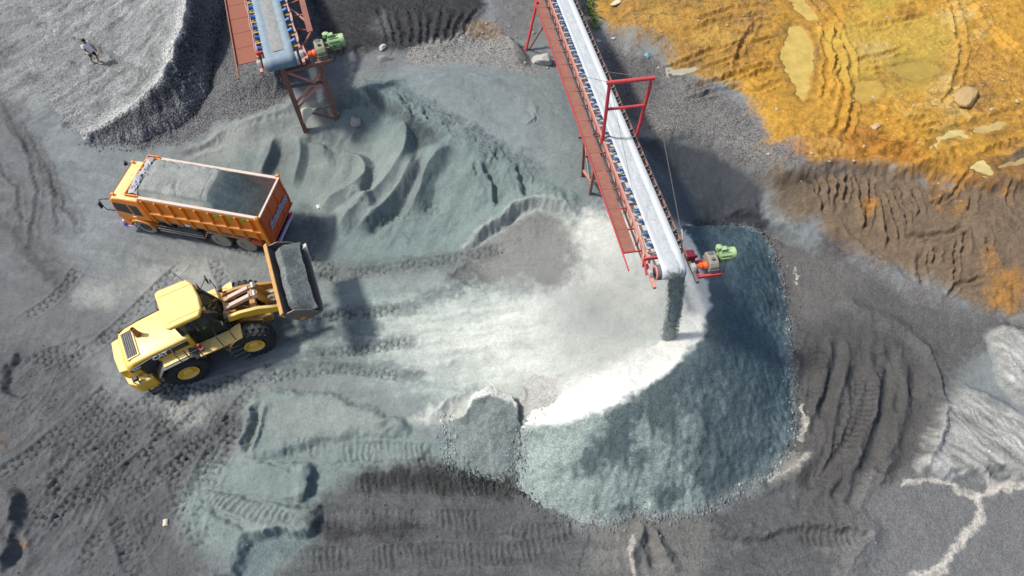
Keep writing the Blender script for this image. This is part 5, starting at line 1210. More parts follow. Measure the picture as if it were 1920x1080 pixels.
def drive(cv, x, y, sc, mg, mm, base_col):
    """gearbox, coupling and motor on their bracket beside the drum"""
    r_ = cv.root
    m = MB(); m.beam((x - .42 * sc, y, -.52 * sc), (x - .42 * sc, y + 1.45 * sc, -.52 * sc), .10 * sc, .12 * sc); m.beam((x + .30 * sc, y, -.52 * sc), (x + .30 * sc, y + .95 * sc, -.52 * sc), .10 * sc, .12 * sc)
    m.beam((x - .42 * sc, y + .93 * sc, -.52 * sc), (x + .35 * sc, y + .93 * sc, -.52 * sc), .10 * sc, .12 * sc); m.beam((x - .42 * sc, y + .12 * sc, -.52 * sc), (x + .30 * sc, y + .12 * sc, -.52 * sc), .1 * sc, .12 * sc)
    m.box((x - .36 * sc, y + 1.15 * sc, -.44 * sc), (.34 * sc, .62 * sc, .04 * sc)); m.build('drive_bracket', base_col, r_, .01)
    m = MB(); m.lathe([(0, .06 * sc), (.06 * sc, .06 * sc), (.07 * sc, .13 * sc), (.17 * sc, .13 * sc), (.18 * sc, .10 * sc), (.24 * sc, .15 * sc), (.34 * sc, .15 * sc), (.36 * sc, .08 * sc)], (x, y + .12 * sc, -.26 * sc), 'y', 18); m.build('coupling', M_CPL, r_, smooth=40)
    g0 = y + .48 * sc
    m = MB(); m.prism([(x - .46 * sc, -.44 * sc), (x + .26 * sc, -.44 * sc), (x + .26 * sc, -.16 * sc), (x + .16 * sc, -.02 * sc), (x - .10 * sc, .06 * sc), (x - .40 * sc, .02 * sc), (x - .46 * sc, -.12 * sc)], g0, g0 + .36 * sc); gb = m.build('gearbox', mg, r_, .03 * sc)
    for xx, zz, rr in ((-.28, .03, .10), (.02, .05, .06)): MB().lathe([(-.03 * sc, rr * sc), (.04 * sc, rr * sc), (.05 * sc, rr * .6 * sc)], (x + xx * sc, g0 + .16 * sc, zz * sc), 'z', 14).build('bearing_cap', M_GREYD, gb, smooth=40)
    for xx, zz in ((-.34, -.2), (.0, -.22)): MB().lathe([(0, .13 * sc), (.04 * sc, .12 * sc), (.05 * sc, .05 * sc)], (x + xx * sc, g0 + .355 * sc, zz * sc), 'y', 16).build('bearing_cap', mg, gb, smooth=40)
    MB().box((x - .1 * sc, g0 + .18 * sc, -.30 * sc), (.80 * sc, .40 * sc, .05 * sc)).build('gearbox_flange', M_GREYD, gb, .01)
    m0 = g0 + .50 * sc; xm = x - .36 * sc; zm = -.18 * sc
    m = MB(); m.lathe([(-.14 * sc, .05 * sc), (0, .05 * sc), (.01 * sc, .15 * sc), (.05 * sc, .22 * sc), (.46 * sc, .22 * sc), (.48 * sc, .235 * sc), (.64 * sc, .235 * sc), (.67 * sc, .20 * sc), (.67 * sc, .05 * sc)], (xm, m0, zm), 'y', 22); mo = m.build('drive_motor', mm, r_, smooth=40)
    for k in range(12):
        t = 2 * math.pi * k / 12; b = MB().box((0, m0 + .26 * sc, .235 * sc), (.018 * sc, .38 * sc, .035 * sc)); b.xf(Matrix.Translation((xm, 0, zm)) @ Matrix.Rotation(t, 4, 'Y')); b.build('cooling_fin', mm, mo)
    MB().box((xm, m0 + .18 * sc, .10 * sc), (.20 * sc, .22 * sc, .13 * sc)).build('terminal_box', mm, mo, .02)
    MB().lathe([(.02 * sc, .12 * sc), (.16 * sc, .12 * sc), (.17 * sc, .09 * sc)], (xm - .08 * sc, m0 + .02 * sc, .02 * sc), 'z', 16).build('motor_cover', mm, mo, smooth=40)
    MB().box((xm, m0 + .28 * sc, -.40 * sc), (.34 * sc, .36 * sc, .05 * sc)).build('motor_foot', mm, mo, .01)
    m = MB(); m.tube([(xm + .1 * sc, m0 + .2 * sc, -.1 * sc), (xm + .3 * sc, m0 + .25 * sc, -.3 * sc), (xm + .55 * sc, m0 + .1 * sc, -.62 * sc), (xm + .6 * sc, m0 - .3 * sc, -.66 * sc)], .018 * sc, 6); m.build('motor_cable', M_BLK, r_, smooth=40)
def idler(cv, x, half, rl, bracket, sides=(-1, 1), r=.055):
    m = MB(); z = -.10
    for s_ in sides: m.tube([(x, s_ * half * .80, -.12), (x, s_ * (half + .18), .06)], r, 10)
    o = m.build('idler_roller', rl, cv.root, smooth=40) if len(sides) == 1 else None
    return o

# the long conveyor that feeds the big heap
A1, B1_ = at(1058, 0, 4.4), at(1262, 497, 8.0)
CV = Conveyor(A1, B1_, 'long pale belt conveyor with red gantry pouring onto the big stone heap')
Lb = (B1_ - A1).length; X0 = -(Lb + 9)
belt_strip(.45, X0, .30, M_BELT, .09, CV.root)
MB().lathe([(-.62, .06), (-.62, .20), (-.60, .285), (.44, .285), (.46, .05)], (0, 0, -.30), 'y', 30).build('head_drum', M_DRUM, CV.root, smooth=40)
MB().lathe([(-.645, .19), (-.645, .28), (-.61, .292), (-.60, .19)], (0, 0, -.30), 'y', 30, False).build('drum_rim', M_PINK, CV.root, smooth=40)
for s_ in (-1, 1):
    ya = s_ * .72
    MB().box(((X0 - .45) / 2, ya, -.20), (-.45 - X0, .07, .15)).build('top_chord', M_PINK if s_ < 0 else M_LEG, CV.root, .006)
    MB().box(((X0 - 1.0) / 2, ya, -.82), (-1.0 - X0, .06, .10)).build('bottom_chord', M_PINK, CV.root)
npan = int((-X0 - 1.0) / .9); proto = {}
for k in range(npan):
    x = -1.0 - .9 * k
    for s_ in (-1, 1):
        ya = s_ * .72
        for nm, pa, pb in (('truss_post', (x, ya, -.79), (x, ya, -.26)), ('truss_brace', (x, ya, -.79), (x - .9, ya, -.26))):
            key = (nm, s_)
            if key not in proto:
                proto[key] = MB().beam((0, ya, -.79), (0 if nm == 'truss_post' else -.9, ya, -.26), .05, .05, (0, 1, 0)).build(nm, M_PINK if s_ < 0 else M_LEG, CV.root); o = proto[key]
            else: o = proto[key].copy(); C.objects.link(o)
            o.location = (x, 0, 0)
    MBx = proto.get('x')
    if MBx is None: MBx = proto['x'] = MB().beam((0, -.72, -.30), (0, .72, -.30), .06, .06).build('cross_beam', M_PINK, CV.root); o = MBx
    else: o = MBx.copy(); C.objects.link(o)
    o.location = (x, 0, 0)
nid = int((-X0 - 1.2) / .64); pi = {}
for k in range(nid):
    x = -1.15 - .64 * k + (.10 if k % 2 else 0)
    for s_ in (-1, 1):
        if s_ not in pi:
            br = MB(); br.beam((0, s_ * .10, -.19), (0, s_ * .70, -.19), .07, .04); br.beam((0, s_ * .58, -.19), (0, s_ * .66, .06), .035, .05, (0, 1, 0)); br.box((.05, s_ * .60, -.10), (.16, .16, .03))
            pi[s_] = br.build('idler_bracket', M_BRKT if s_ < 0 else M_GREYD, CV.root); b_ = pi[s_]
            rl = MB().tube([(0, s_ * .30, -.10), (0, s_ * .60, .035)], .058, 12); rl = rl.build('idler_roller', M_BLUE if s_ < 0 else M_GREYD, b_, smooth=40)
        else:
            b_ = pi[s_].copy(); C.objects.link(b_)
            for ch in pi[s_].children: c2 = ch.copy(); C.objects.link(c2); c2.parent = b_
        b_.location = (x, 0, 0)
# walkway
nplate = int((-X0 - 1.3) / 1.2)
for k in range(nplate):
    x1 = -1.30 - 1.2 * k
    MB().box((x1 - .595, -1.24, -.42), (1.18, .50, .025), Euler((R(random.uniform(-.6, .6)), 0, 0))).build('walkway_plate', M_RUST, CV.root)
    MB().beam((x1, -.74, -.45), (x1, -1.52, -.45), .05, .06).build('walkway_bearer', M_REDP if k < 3 else M_RUST, CV.root)
MB().beam((X0, -1.51, -.40), (-.35, -1.51, -.40), .04, .07).build('toe_rail', M_REDP, CV.root)
MB().tube([(X0, -.92, -.22), (-1.1, -.92, -.22)], .018, 6).build('pull_cord', M_BLK, CV.root)
for k in range(16): MB().beam((-1.6 - 1.8 * k, -.92, -.44), (-1.6 - 1.8 * k, -.92, -.20), .03, .03).build('cord_post', M_LEG, CV.root)
# head end
for s_ in (-1, 1):
    MB().beam((-.80, s_ * .80, -.40), (.62, s_ * .80, -.42), .12, .12).build('head_beam', M_PINK if s_ < 0 else M_GREYD, CV.root, .01)
    m = MB(); m.prism([(-.17, -.36), (.17, -.36), (.17, -.28), (.10, -.14), (-.10, -.14), (-.17, -.28)], s_ * .74, s_ * .88); m.lathe([(-.08, .09), (.08, .09)], (0, s_ * .81, -.26), 'y', 16); m.build('bearing_block', M_BRG, CV.root, .015)
m = MB(); m.beam((-.48, -.92, -.02), (-.48, -.40, -.02), .07, .12); m.beam((-.48, -.92, -.42), (-.48, -.92, .02), .08, .1, (0, 1, 0)); m.beam((-.48, -.92, -.1), (-.05, -.92, -.45), .06, .1); m.build('head_bracket', M_REDP, CV.root, .008)
m = MB(); m.box((-.55, .86, -.22), (.34, .30, .26)); m.beam((-.45, .8, -.3), (-.45, 1.1, -.18), .08, .08); m.build('take_up', mat('dark red paint', (.16, .015, .025), .6), CV.root, .01)
drive(CV, -.02, .86, 1.0, M_GEAR, M_MOT, M_REDP)
# gantry with its stays
gl, gr = CV.L(at(1126, 280, 6.2)), CV.L(at(1187, 257, 6.2)); gx_ = (gl.x + gr.x) / 2
up_ = CV.I.to_3x3() @ Vector((0, 0, 1)); GH_ = 3.45
tops = {}
for s_ in (-1, 1):
    p0 = Vector((gx_, s_ * .76, -.30)); p1 = p0 + up_ * GH_ + Vector((.0, s_ * .10, 0)); tops[s_] = p1
    MB().tube([p0, p1], .075, 12).build('gantry_post', M_REDP, CV.root, smooth=40)
d_ = Vector((0, .12, 0)); MB().tube([tops[-1] - d_, tops[1] + d_], .085, 12).build('gantry_bar', M_REDP, CV.root, smooth=40)
mm_ = up_ * (GH_ * .42); MB().tube([tops[-1] - mm_, tops[1] - mm_], .065, 12).build('gantry_bar', M_REDP, CV.root, smooth=40)
for s_ in (-1, 1):
    MB().tube([tops[s_], Vector((-.95, s_ * .74, -.15))], .016 if s_ > 0 else .008, 6).build('stay_cable', M_CBL, CV.root)
    MB().tube([tops[s_], Vector((gx_ - 5.2, s_ * .74, -.15))], .016 if s_ > 0 else .010, 6).build('stay_cable', M_CBL, CV.root)
m = MB(); m.tube([(-1.45, .735, .30), (-1.15, .735, .04)], .05, 8); m.tube([(-1.10, .735, -.02), (-.95, .735, -.15)], .03, 8); m.build('turnbuckle', M_STEEL, CV.root, smooth=40)
# trestle below the walkway and the pipe legs farther up
for (tx, ty), (fx2, fy2) in (((1097, 247), (1092, 330)), ((1120, 290), (1106, 362))):
    t_ = CV.L(at(tx, ty, 5.75)); MB().beam(t_, CV.foot(fx2, fy2), .14, .12, (0, 1, 0)).build('trestle_leg', M_LEG, CV.root)
    t2 = Vector((t_.x, 1.0, -.85)); MB().beam(t2, CV.down(t2 + Vector((0, .4, 0))), .14, .12, (0, 1, 0)).build('trestle_leg', M_LEG, CV.root)
ta, tb = CV.L(at(1097, 247, 5.75)), CV.L(at(1120, 290, 5.75)); MB().beam(ta, tb, .16, .14).build('trestle_beam', M_LEG, CV.root)
MB().beam(CV.L(at(1094, 320, 3.4)), CV.L(at(1108, 340, 3.4)), .10, .10).build('trestle_tie', M_PINK, CV.root)
MB().beam(CV.L(at(1097, 262, 5.2)), CV.L(at(1108, 345, 3.2)), .12, .05).build('trestle_brace', M_BRKT, CV.root)
for xx in (ta.x, tb.x): MB().beam((xx, -1.5, -.90), (xx, 1.05, -.90), .10, .12).build('trestle_beam', M_LEG, CV.root)
MB().tube([CV.L(at(1007, 2, 4.0)), CV.foot(985, 95)], .085, 12).build('pipe_leg', M_REDP, CV.root, smooth=40)
MB().tube([CV.L(at(1022, 45, 4.1)), CV.foot(990, 92)], .05, 10).build('pipe_brace', M_LEG, CV.root, smooth=40)
t2 = Vector((CV.L(at(1007, 2, 4.0)).x, 1.0, -.85)); MB().tube([t2, CV.down(t2 + Vector((0, .3, 0)))], .085, 12).build('pipe_leg', M_REDP, CV.root, smooth=40)

# sand on the belt and the stream that falls from it
M_SAND = earth('pale sand', 26.0)
def belt_sand(cv, name, half, x0, x1, hgt, col, label, over=None, par=(.25, 0, .2)):
    xs = np.linspace(x0, x1, 260); ys_ = np.linspace(-half, half, 12)
    def fz(x, y):
        e = half * (1 + .10 * fbm(x * 1.8, x * 0 + 3, 3, .6, 131)); tt = np.clip(1 - (y / e) ** 2, 0, 1)
        return -.01 + hgt * tt ** .7 * (1 + .22 * fbm(x * 2.5, y * 4, 3, .6, 130)) - (.302 - np.sqrt(np.maximum(.0912 - np.clip(x, 0, 1) ** 2, 0))) * sstep(x0, x0 + .3, x) * (sstep(x1, x1 - .35, x) if over is None else 1)
    o = load_mesh(name, xs, ys_, fz, cv.M, label, 'sand', lambda x, y, z: np.array(col) * (1 + .15 * fbm(x * 2, y * 5, 3, .6, 132))[..., None], par, M_SAND)
    o['kind'] = 'stuff'; return o
belt_sand(CV, 'belt_sand', .27, X0 + 1, .27, .03, (.47, .50, .505), 'thin layer of pale grey sand riding on the long conveyor belt', True, (.06, 0, .1))
imp = lay(1254, 634); p0 = CV.M @ Vector((.20, .0, -.10))
path = []
for k in range(15):
    t = k / 14; q_ = p0.lerp(imp + Vector((0, 0, .05)), t); q_.z = p0.z + (imp.z - p0.z) * (t ** 1.55); 
    path.append(q_)
m = MB(); nr = 22
for k, q_ in enumerate(path):
    t = k / 14; w_ = .25 - .05 * t; th = (.05 if k == 0 else .08) + .02 * t
    for j in range(nr):
        a_ = 2 * math.pi * j / nr; jit = 1 + .16 * math.sin(j * 2.3 + k * .35) + random.uniform(-.08, .08)
        m.v.append(tuple(q_ + CV.l * (math.cos(a_) * w_ * jit) + Vector((CV.a.x, CV.a.y, 0)).normalized() * (math.sin(a_) * th * jit)))
m.f.append(tuple(range(nr)))
for k in range(14):
    for j in range(nr): m.f.append((k * nr + j, k * nr + (j + 1) % nr, (k + 1) * nr + (j + 1) % nr, (k + 1) * nr + j))
M_STRM, n_, b_ = new_mat('falling stone'); tcs = n_.nodes.new('ShaderNodeTexCoord')
mp = n_.nodes.new('ShaderNodeMapping'); mp.inputs['Scale'].default_value = (1, 1, .28); n_.links.new(tcs.outputs['Object'], mp.inputs[0])
c_ = mixc(n_, (.26, .32, .31), (.52, .58, .55), ramp(n_, noise(n_, 11, 6, .75, mp.outputs[0]), .38, .62)); n_.links.new(c_, b_.inputs['Base Color']); b_.inputs['Roughness'].default_value = .95
bp = n_.nodes.new('ShaderNodeBump'); bp.inputs['Distance'].default_value = .08; n_.links.new(noise(n_, 16, 5, .7, tcs.outputs['Object']), bp.inputs['Height']); n_.links.new(bp.outputs[0], b_.inputs['Normal'])
o = m.build('stone_stream', M_STRM, None, smooth=70); tag(o, 'curtain of grey crushed stone falling from the belt end onto the heap', 'falling stone', None, 'stuff')
m = MB()                                                         # single stones flying beside the curtain
for k in range(5200):
    t = random.random() ** .8; i = min(13, int(t * 14)); q_ = path[i].lerp(path[i + 1], t * 14 - i)
    a_ = random.uniform(0, 6.28); w_ = random.uniform(.55, 1.0) + abs(random.gauss(0, .10 + .22 * t))
    q_ = q_ + CV.l * (math.cos(a_) * .28 * w_) + Vector((CV.a.x, CV.a.y, 0)) * (math.sin(a_) * .12 * w_) + Vector((0, 0, random.uniform(-.06, .06))); s_ = random.uniform(.012, .034)
    b0 = len(m.v); m.v += [tuple(q_ + Vector(d_) * s_) for d_ in ((1, .2, 0), (-.4, .9, .1), (-.6, -.8, -.1), (0, 0, 1.5), (.1, 0, -1.4))]
    m.f += [(b0, b0 + 1, b0 + 3), (b0 + 1, b0 + 2, b0 + 3), (b0 + 2, b0, b0 + 3), (b0 + 1, b0, b0 + 4), (b0 + 2, b0 + 1, b0 + 4), (b0, b0 + 2, b0 + 4)]
o = m.build('flying_stones', M_STRM); tag(o, 'loose stones flying around the falling stone curtain', 'falling stone', None, 'stuff')

# the shorter conveyor over the gravel heap
A2, B2 = at(498, 0, 5.35), at(524, 104, 6.2)
CW = Conveyor(A2, B2, 'blue grey belt conveyor ending above the gravel heap at the top edge')
X2 = -((B2 - A2).length + 7)
belt_strip(.70, X2, .34, M_BELB, .10, CW.root)
MB().lathe([(-.86, .06), (-.86, .24), (-.84, .325), (.82, .325), (.84, .06)], (0, 0, -.34), 'y', 30).build('head_drum', M_BRG, CW.root, smooth=40)
belt_sand(CW, 'belt_sand', .36, X2 + 1, -.42, .05, (.29, .30, .285), 'strip of grey sand lying on the shorter blue grey belt', None, (.2, 0, .3))
for s_ in (-1, 1):
    MB().box(((X2 - .5) / 2, s_ * 1.02, -.18), (-.5 - X2, .09, .16)).build('top_chord', M_PINK, CW.root, .006)
    MB().beam((-1.1, s_ * 1.02, -.34), (.55, s_ * 1.02, -.36), .14, .14).build('head_beam', M_PINK, CW.root, .01)
    m = MB(); m.prism([(-.22, -.30), (.22, -.30), (.22, -.20), (.12, -.04), (-.12, -.04), (-.22, -.20)], s_ * .94, s_ * 1.12); m.lathe([(-.1, .12), (.1, .12)], (0, s_ * 1.03, -.2), 'y', 16); m.build('bearing_block', M_BRG, CW.root, .02)
    MB().box(((X2 - 1.0) / 2, s_ * 1.02, -1.0), (-1.0 - X2, .08, .12)).build('bottom_chord', M_RUST, CW.root)
    for k in range(8): MB().beam((-1.2 - 1.2 * k, s_ * 1.02, -.94), (-1.2 - 1.2 * k - (1.2 if k % 2 else 0), s_ * 1.02, -.26), .07, .07, (0, 1, 0)).build('truss_post', M_RUST, CW.root)
    for k in range(9):
        x = -.95 - 1.05 * k
        br = MB(); br.beam((x, s_ * .2, -.16), (x, s_ * .98, -.16), .10, .05); br.beam((x + .28, s_ * .62, -.10), (x + .28, s_ * .98, -.10), .10, .05); b_ = br.build('idler_bracket', M_YBR, CW.root)
        MB().tube([(x, s_ * .52, -.06), (x, s_ * .94, .10)], .095, 12).build('idler_roller', M_BLUE, b_, smooth=40)
    m = MB(); m.tube([(x_, s_ * (1.06 + .03 * math.sin(x_ * 3)), -.06 + .03 * math.sin(x_ * 5)) for x_ in np.linspace(-.9, X2, 30)], .02, 6); m.build('belt_cable', M_BRKT, CW.root)
MB().beam((-.62, -1.05, .0), (-.62, -.66, .0), .10, .14).build('head_bracket', M_REDP, CW.root, .01)
for k in range(6):
    x1 = -.75 - 1.5 * k
    MB().box((x1 - .74, -1.62, -.44), (1.47, 1.02, .03)).build('walkway_plate', mat('rusty mesh plate', (.26, .065, .025), .85, wear=.7, wear_col=(.17, .06, .04), dust=.15, scale=12) if k == 0 else bpy.data.materials['rusty mesh plate'], CW.root)
MB().beam((X2, -2.14, -.38), (.55, -2.14, -.38), .06, .10).build('toe_rail', M_RUST, CW.root)
drive(CW, -.05, 1.10, 1.30, M_GEAG, M_MOT, M_LEG)
m = MB(); m.beam((-.9, 1.1, -.30), (.35, 1.18, -.30), .22, .12); m.build('motor_beam', M_PINK, CW.root, .01)
# legs and bracing in world places
def wp(px, py, z): return CW.L(at(px, py, z))
f1, f2 = CW.foot(573, 246), CW.foot(631, 223)
t1, t2 = wp(526, 122, 5.5), wp(597, 112, 5.3)
MB().beam(t1, f1, .24, .20, (1, 0, 0)).build('support_leg', M_LEG, CW.root); MB().beam(t2, f2, .22, .20, (1, 0, 0)).build('support_leg', M_LEG, CW.root)
for a_, b_ in ((.08, .42), (.55, .18), (.62, .30), (.62, .97)):
    MB().beam(t1.lerp(f1, a_), t2.lerp(f2, b_), .09, .09, (1, 0, 0)).build('leg_brace', M_PINK if b_ != .97 else M_LEG, CW.root)
MB().beam(t1.lerp(f1, .10), t2.lerp(f2, .06), .14, .14, (1, 0, 0)).build('leg_tie', M_LEG, CW.root)
MB().beam(t1.lerp(f1, .30), t2.lerp(f2, .34), .12, .12, (1, 0, 0)).build('leg_tie', mat('old timber', (.10, .09, .08), .9, wear=.5), CW.root)
MB().beam(t1.lerp(f1, .66), t2.lerp(f2, .75), .05, .05, (1, 0, 0)).build('leg_tie', M_LEG, CW.root)
# red service frame on its right side
q0, q1 = wp(563, -12, 5.0), wp(582, 62, 5.0)
MB().beam(q0, q1, .30, .20).build('side_frame', M_RUST, CW.root)
for t in (.15, .55, .95): e_ = q0.lerp(q1, t); MB().beam(e_, Vector((e_.x, 1.05, -.5)), .10, .10).build('frame_strut', M_RUST, CW.root)
MB().beam(q0.lerp(q1, .75), Vector((q0.lerp(q1, .30).x, 1.05, -.4)), .08, .08).build('frame_strut', M_PINK, CW.root)
MB().beam(q0.lerp(q1, 1.0), Vector((-.9, 1.05, -.5)), .10, .10).build('frame_strut', M_RUST, CW.root)
for sx in (-4.5,):
    for y in (-1.0, 1.0): t_ = Vector((sx, y, -1.0)); MB().beam(t_, CW.down(t_), .2, .2, (0, 1, 0)).build('support_leg', M_LEG, CW.root)
# torn sheet caught between the legs
pa, pb, pc, pd = at(563, 206, 3.3), at(602, 197, 3.2), at(571, 232, 2.7), at(583, 214, 2.9)
n1_ = 9; m = MB()
for i in range(n1_):
    for j in range(n1_):
        u_, v_ = i / (n1_ - 1), j / (n1_ - 1); q_ = pa.lerp(pb, u_).lerp(pc.lerp(pd, u_ * .8), v_); q_ = q_ + Vector((0, 0, .10 * math.sin(u_ * 7 + v_ * 3) * (1 - v_ * .4)))
        m.v.append(tuple(q_))
m.f = [(i * n1_ + j, i * n1_ + j + 1, (i + 1) * n1_ + j + 1, (i + 1) * n1_ + j) for i in range(n1_ - 1) for j in range(n1_ - 1)]
o = m.build('plastic_sheet', mat('cream plastic sheet', (.62, .56, .44), .6, wear=.3), None, smooth=60); md = o.modifiers.new('thick', 'SOLIDIFY'); md.thickness = .012
tag(o, 'torn cream plastic sheet hanging between the legs of the shorter conveyor', 'plastic sheet')
# ------------------------------------------------------------------ stones, litter, weeds
def stone_mesh(name, seed, sub=2, rough=.28):
    bm = bmesh.new(); bmesh.ops.create_icosphere(bm, subdivisions=sub, radius=1); rr = random.Random(seed)
    pl = [(Vector((rr.gauss(0, 1), rr.gauss(0, 1), rr.gauss(0, 1))).normalized(), rr.uniform(.55, .9)) for _ in range(9)]
    for v in bm.verts:
        d = v.co.normalized(); k = 1.0
        for n_, h_ in pl:
            q_ = d.dot(n_)
            if q_ > 0: k = min(k, h_ / q_)
        k *= 1 + (.13 * float(fbm(np.array([d.x * 2.2 + seed]), np.array([d.y * 2.2 + d.z * 1.7]), 4, .6, 150)[0]) if sub > 2 else 0)
        v.co = d * k * (1 + rr.uniform(-.03, .03))
    me = bpy.data.meshes.new(name); bm.to_mesh(me); bm.free(); return me
def stone_mat(nm, c): return mat(nm, c, .9, wear=.6, wear_col=tuple(q_ * .55 for q_ in c), dust=.15, dust_glare_col=tuple(min(.8, q_ * 1.3) for q_ in c), scale=3, spec=.15, bump=.6)
def boulder(px, py, sx, sy, sz, col, label, seed, rz_=0.0, sink=.3, name='boulder', cat='boulder'):
    me = stone_mesh(name, seed, 3); me.materials.append(stone_mat('stone', col)); o = bpy.data.objects.new(name, me); C.objects.link(o)
    me.polygons.foreach_set('use_smooth', np.ones(len(me.polygons), bool)); me.set_sharp_from_angle(angle=R(28))
    p = lay(px, py); o.location = (p.x, p.y, p.z + sz * (1 - 2 * sink) * .6); o.scale = (sx, sy, sz); o.rotation_euler = (random.uniform(-.2, .2), random.uniform(-.2, .2), rz_); tag(o, label, cat); return o
boulder(1016, 117, .62, .50, .42, (.40,.39,.36), 'large pale grey boulder beside the red pipe leg of the long conveyor', 3)
boulder(1102, 38, .42, .34, .16, (.52,.44,.34), 'flat tan stone slab below the green weeds by the long conveyor', 5, .4)
boulder(1158, 6, .46, .30, .16, (.56,.50,.36), 'flat cream stone slab at the top edge right of the green weeds', 6, .2)
boulder(1812, 184, .95, .70, .40, (.40,.28,.13), 'big tan boulder half buried in the ochre clay at the right', 9, .6, .35)
boulder(722, 113, .62, .34, .22, (.25,.25,.245), 'grey stone block at the foot of the black stone slope', 12, .3)
boulder(718, 90, .30, .2, .16, (.48,.47,.45), 'pale stone lying just above the grey stone block on the black slope', 13, .9)
boulder(1214, 105, .20, .24, .12, (.20,.34,.34), 'blue green stone on dark gravel right of the long conveyor', 15)
boulder(668, 228, .36, .45, .22, (.30,.30,.28), 'pale lump of hardened sand on the crest of the sand bank', 17, .2)
boulder(1122, 78, .20, .16, .10, (.45,.42,.36), 'small pale stone below the tan slab by the long conveyor', 18)
boulder(1640, 238, .32, .22, .12, (.50,.36,.2), 'light brown stone in the middle of the ochre clay', 19, .5)
boulder(1150, 72, .14, .12, .08, (.5,.47,.4), 'little pale stone next to the stay cable foot', 22)
SM = [stone_mesh('stone', 40 + k, 1) for k in range(6)]
for me in SM: me.materials.append(bpy.data.materials['pale stone'] if 'pale stone' in bpy.data.materials else stone_mat('pale stone', (.44,.38,.29)))
ORD = ['', 'second ', 'third ', 'fourth ', 'fifth ', 'sixth ', 'seventh ', 'eighth ', 'ninth ', 'tenth ', 'eleventh ', 'twelfth ']
PLACES = [((1495,115),'long pale yellow puddle'), ((1500,10),'puddle cut off by the top edge'), ((1625,170),'rounded ochre puddle'), ((1785,255),'hooked cream puddle'), ((1845,312),'triangular cream puddle'), ((1282,130),'milky grey puddle'),
          ((1812,184),'big tan boulder'), ((1108,30),'green weeds'), ((1720,130),'shallow olive puddle'), ((1640,238),'light brown stone'), ((1158,6),'cream stone slab')]
PLACES2 = [((1016,117),'pale boulder by the pipe leg'), ((985,90),'red pipe leg'), ((905,55),'brown gravel mound'), ((780,112),'left tip of the gravel patch'), ((870,95),'middle of the gravel patch')]
seen_ = {}
def where(px, py, places, what):
    (fx0, fy0), nm = min(places, key=lambda q_: math.hypot(q_[0][0] - px, q_[0][1] - py)); dx, dy = px - fx0, py - fy0
    d_ = ('right of' if dx > 0 else 'left of') if abs(dx) > abs(dy) else ('below' if dy > 0 else 'above')
    k_ = (what, nm, d_); seen_[k_] = seen_.get(k_, 0) + 1; o_ = ORD[seen_[k_] - 1]
    return f'{what} {o_}nearest {d_} the {nm}' if o_ else f'{what} nearest {d_} the {nm}'
def by_place(sp, places): return sorted(sp, key=lambda s_: min(math.hypot(q_[0][0] - s_[0], q_[0][1] - s_[1]) for q_ in places))
spots = [(1556,303),(1600,302),(1520,288),(1217,30),(1598,11),(1664,32),(1600,190),(1638,183),(1753,197),(1713,199),(1723,269),(1700,212),(1480,60),(1236,128),(1240,60),(1330,20),(1362,48),(1395,30),(1735,12),(1845,60),(1860,205),(1905,190),(1880,150),(1760,345),(1500,243),(1455,205),(1850,10),(1790,60),(1310,40),(1180,52),(1620,275),(1440,290),(1500,340),(1690,180)]
for i, (px, py) in enumerate(by_place(spots, PLACES)):
    o = bpy.data.objects.new('stone', SM[i % 6]); C.objects.link(o); p = lay(px + random.uniform(-2, 2), py); s_ = random.uniform(.06, .12)
    o.location = (p.x, p.y, p.z + s_ * .25); o.scale = (s_ * random.uniform(.9, 1.6), s_, s_ * .7); o.rotation_euler = (0, 0, random.uniform(0, 6))
    tag(o, where(px, py, PLACES, 'small pale stone'), 'stone', 'small pale stones scattered over the ochre yard')
for i, (px, py) in enumerate(by_place([(1000,62),(1030,88),(1040,112),(985,118),(1026,128),(968,70),(952,92),(905,62),(920,90),(880,88),(860,102),(842,95),(940,112),(818,108),(890,112),(912,44),(928,40),(955,50),(795,106),(870,72)], PLACES2)):
    o = bpy.data.objects.new('stone', SM[(i + 2) % 6].copy()); o.data.materials[0] = bpy.data.materials['grey stone'] if 'grey stone' in bpy.data.materials else stone_mat('grey stone', (.30,.29,.27))
    C.objects.link(o); p = lay(px, py); s_ = random.uniform(.06, .13); o.location = (p.x, p.y, p.z + s_ * .25); o.scale = (s_ * 1.2, s_, s_ * .7); o.rotation_euler = (0, 0, random.uniform(0, 6))
    tag(o, where(px, py, PLACES2, 'small grey stone'), 'stone', 'small grey stones on the gravel patch')
# crumbs of stone and clay that nobody could count
bm_v, bm_f = [], []
cells = np.argwhere((PAR[..., 0] > .12) | (PAR[..., 2] > .25)); pick = RNG.choice(len(cells), 26000, replace=True)
OCT = np.array([(1, 0, 0), (0, 1, 0), (-1, 0, 0), (0, -1, 0), (0, 0, 1), (0, 0, -.6)], np.float32); OF = np.array([(0, 1, 4), (1, 2, 4), (2, 3, 4), (3, 0, 4)], np.int32)
cj_, ci_ = cells[pick, 0], cells[pick, 1]
wgt = np.clip(PAR[cj_, ci_, 0] * .6 + PAR[cj_, ci_, 2] * .7, .1, 1); keep_ = RNG.random(len(pick)) < wgt * (.35 + .9 * np.clip(n_mid[cj_, ci_] + .35, 0, 1)); cj_, ci_ = cj_[keep_], ci_[keep_]
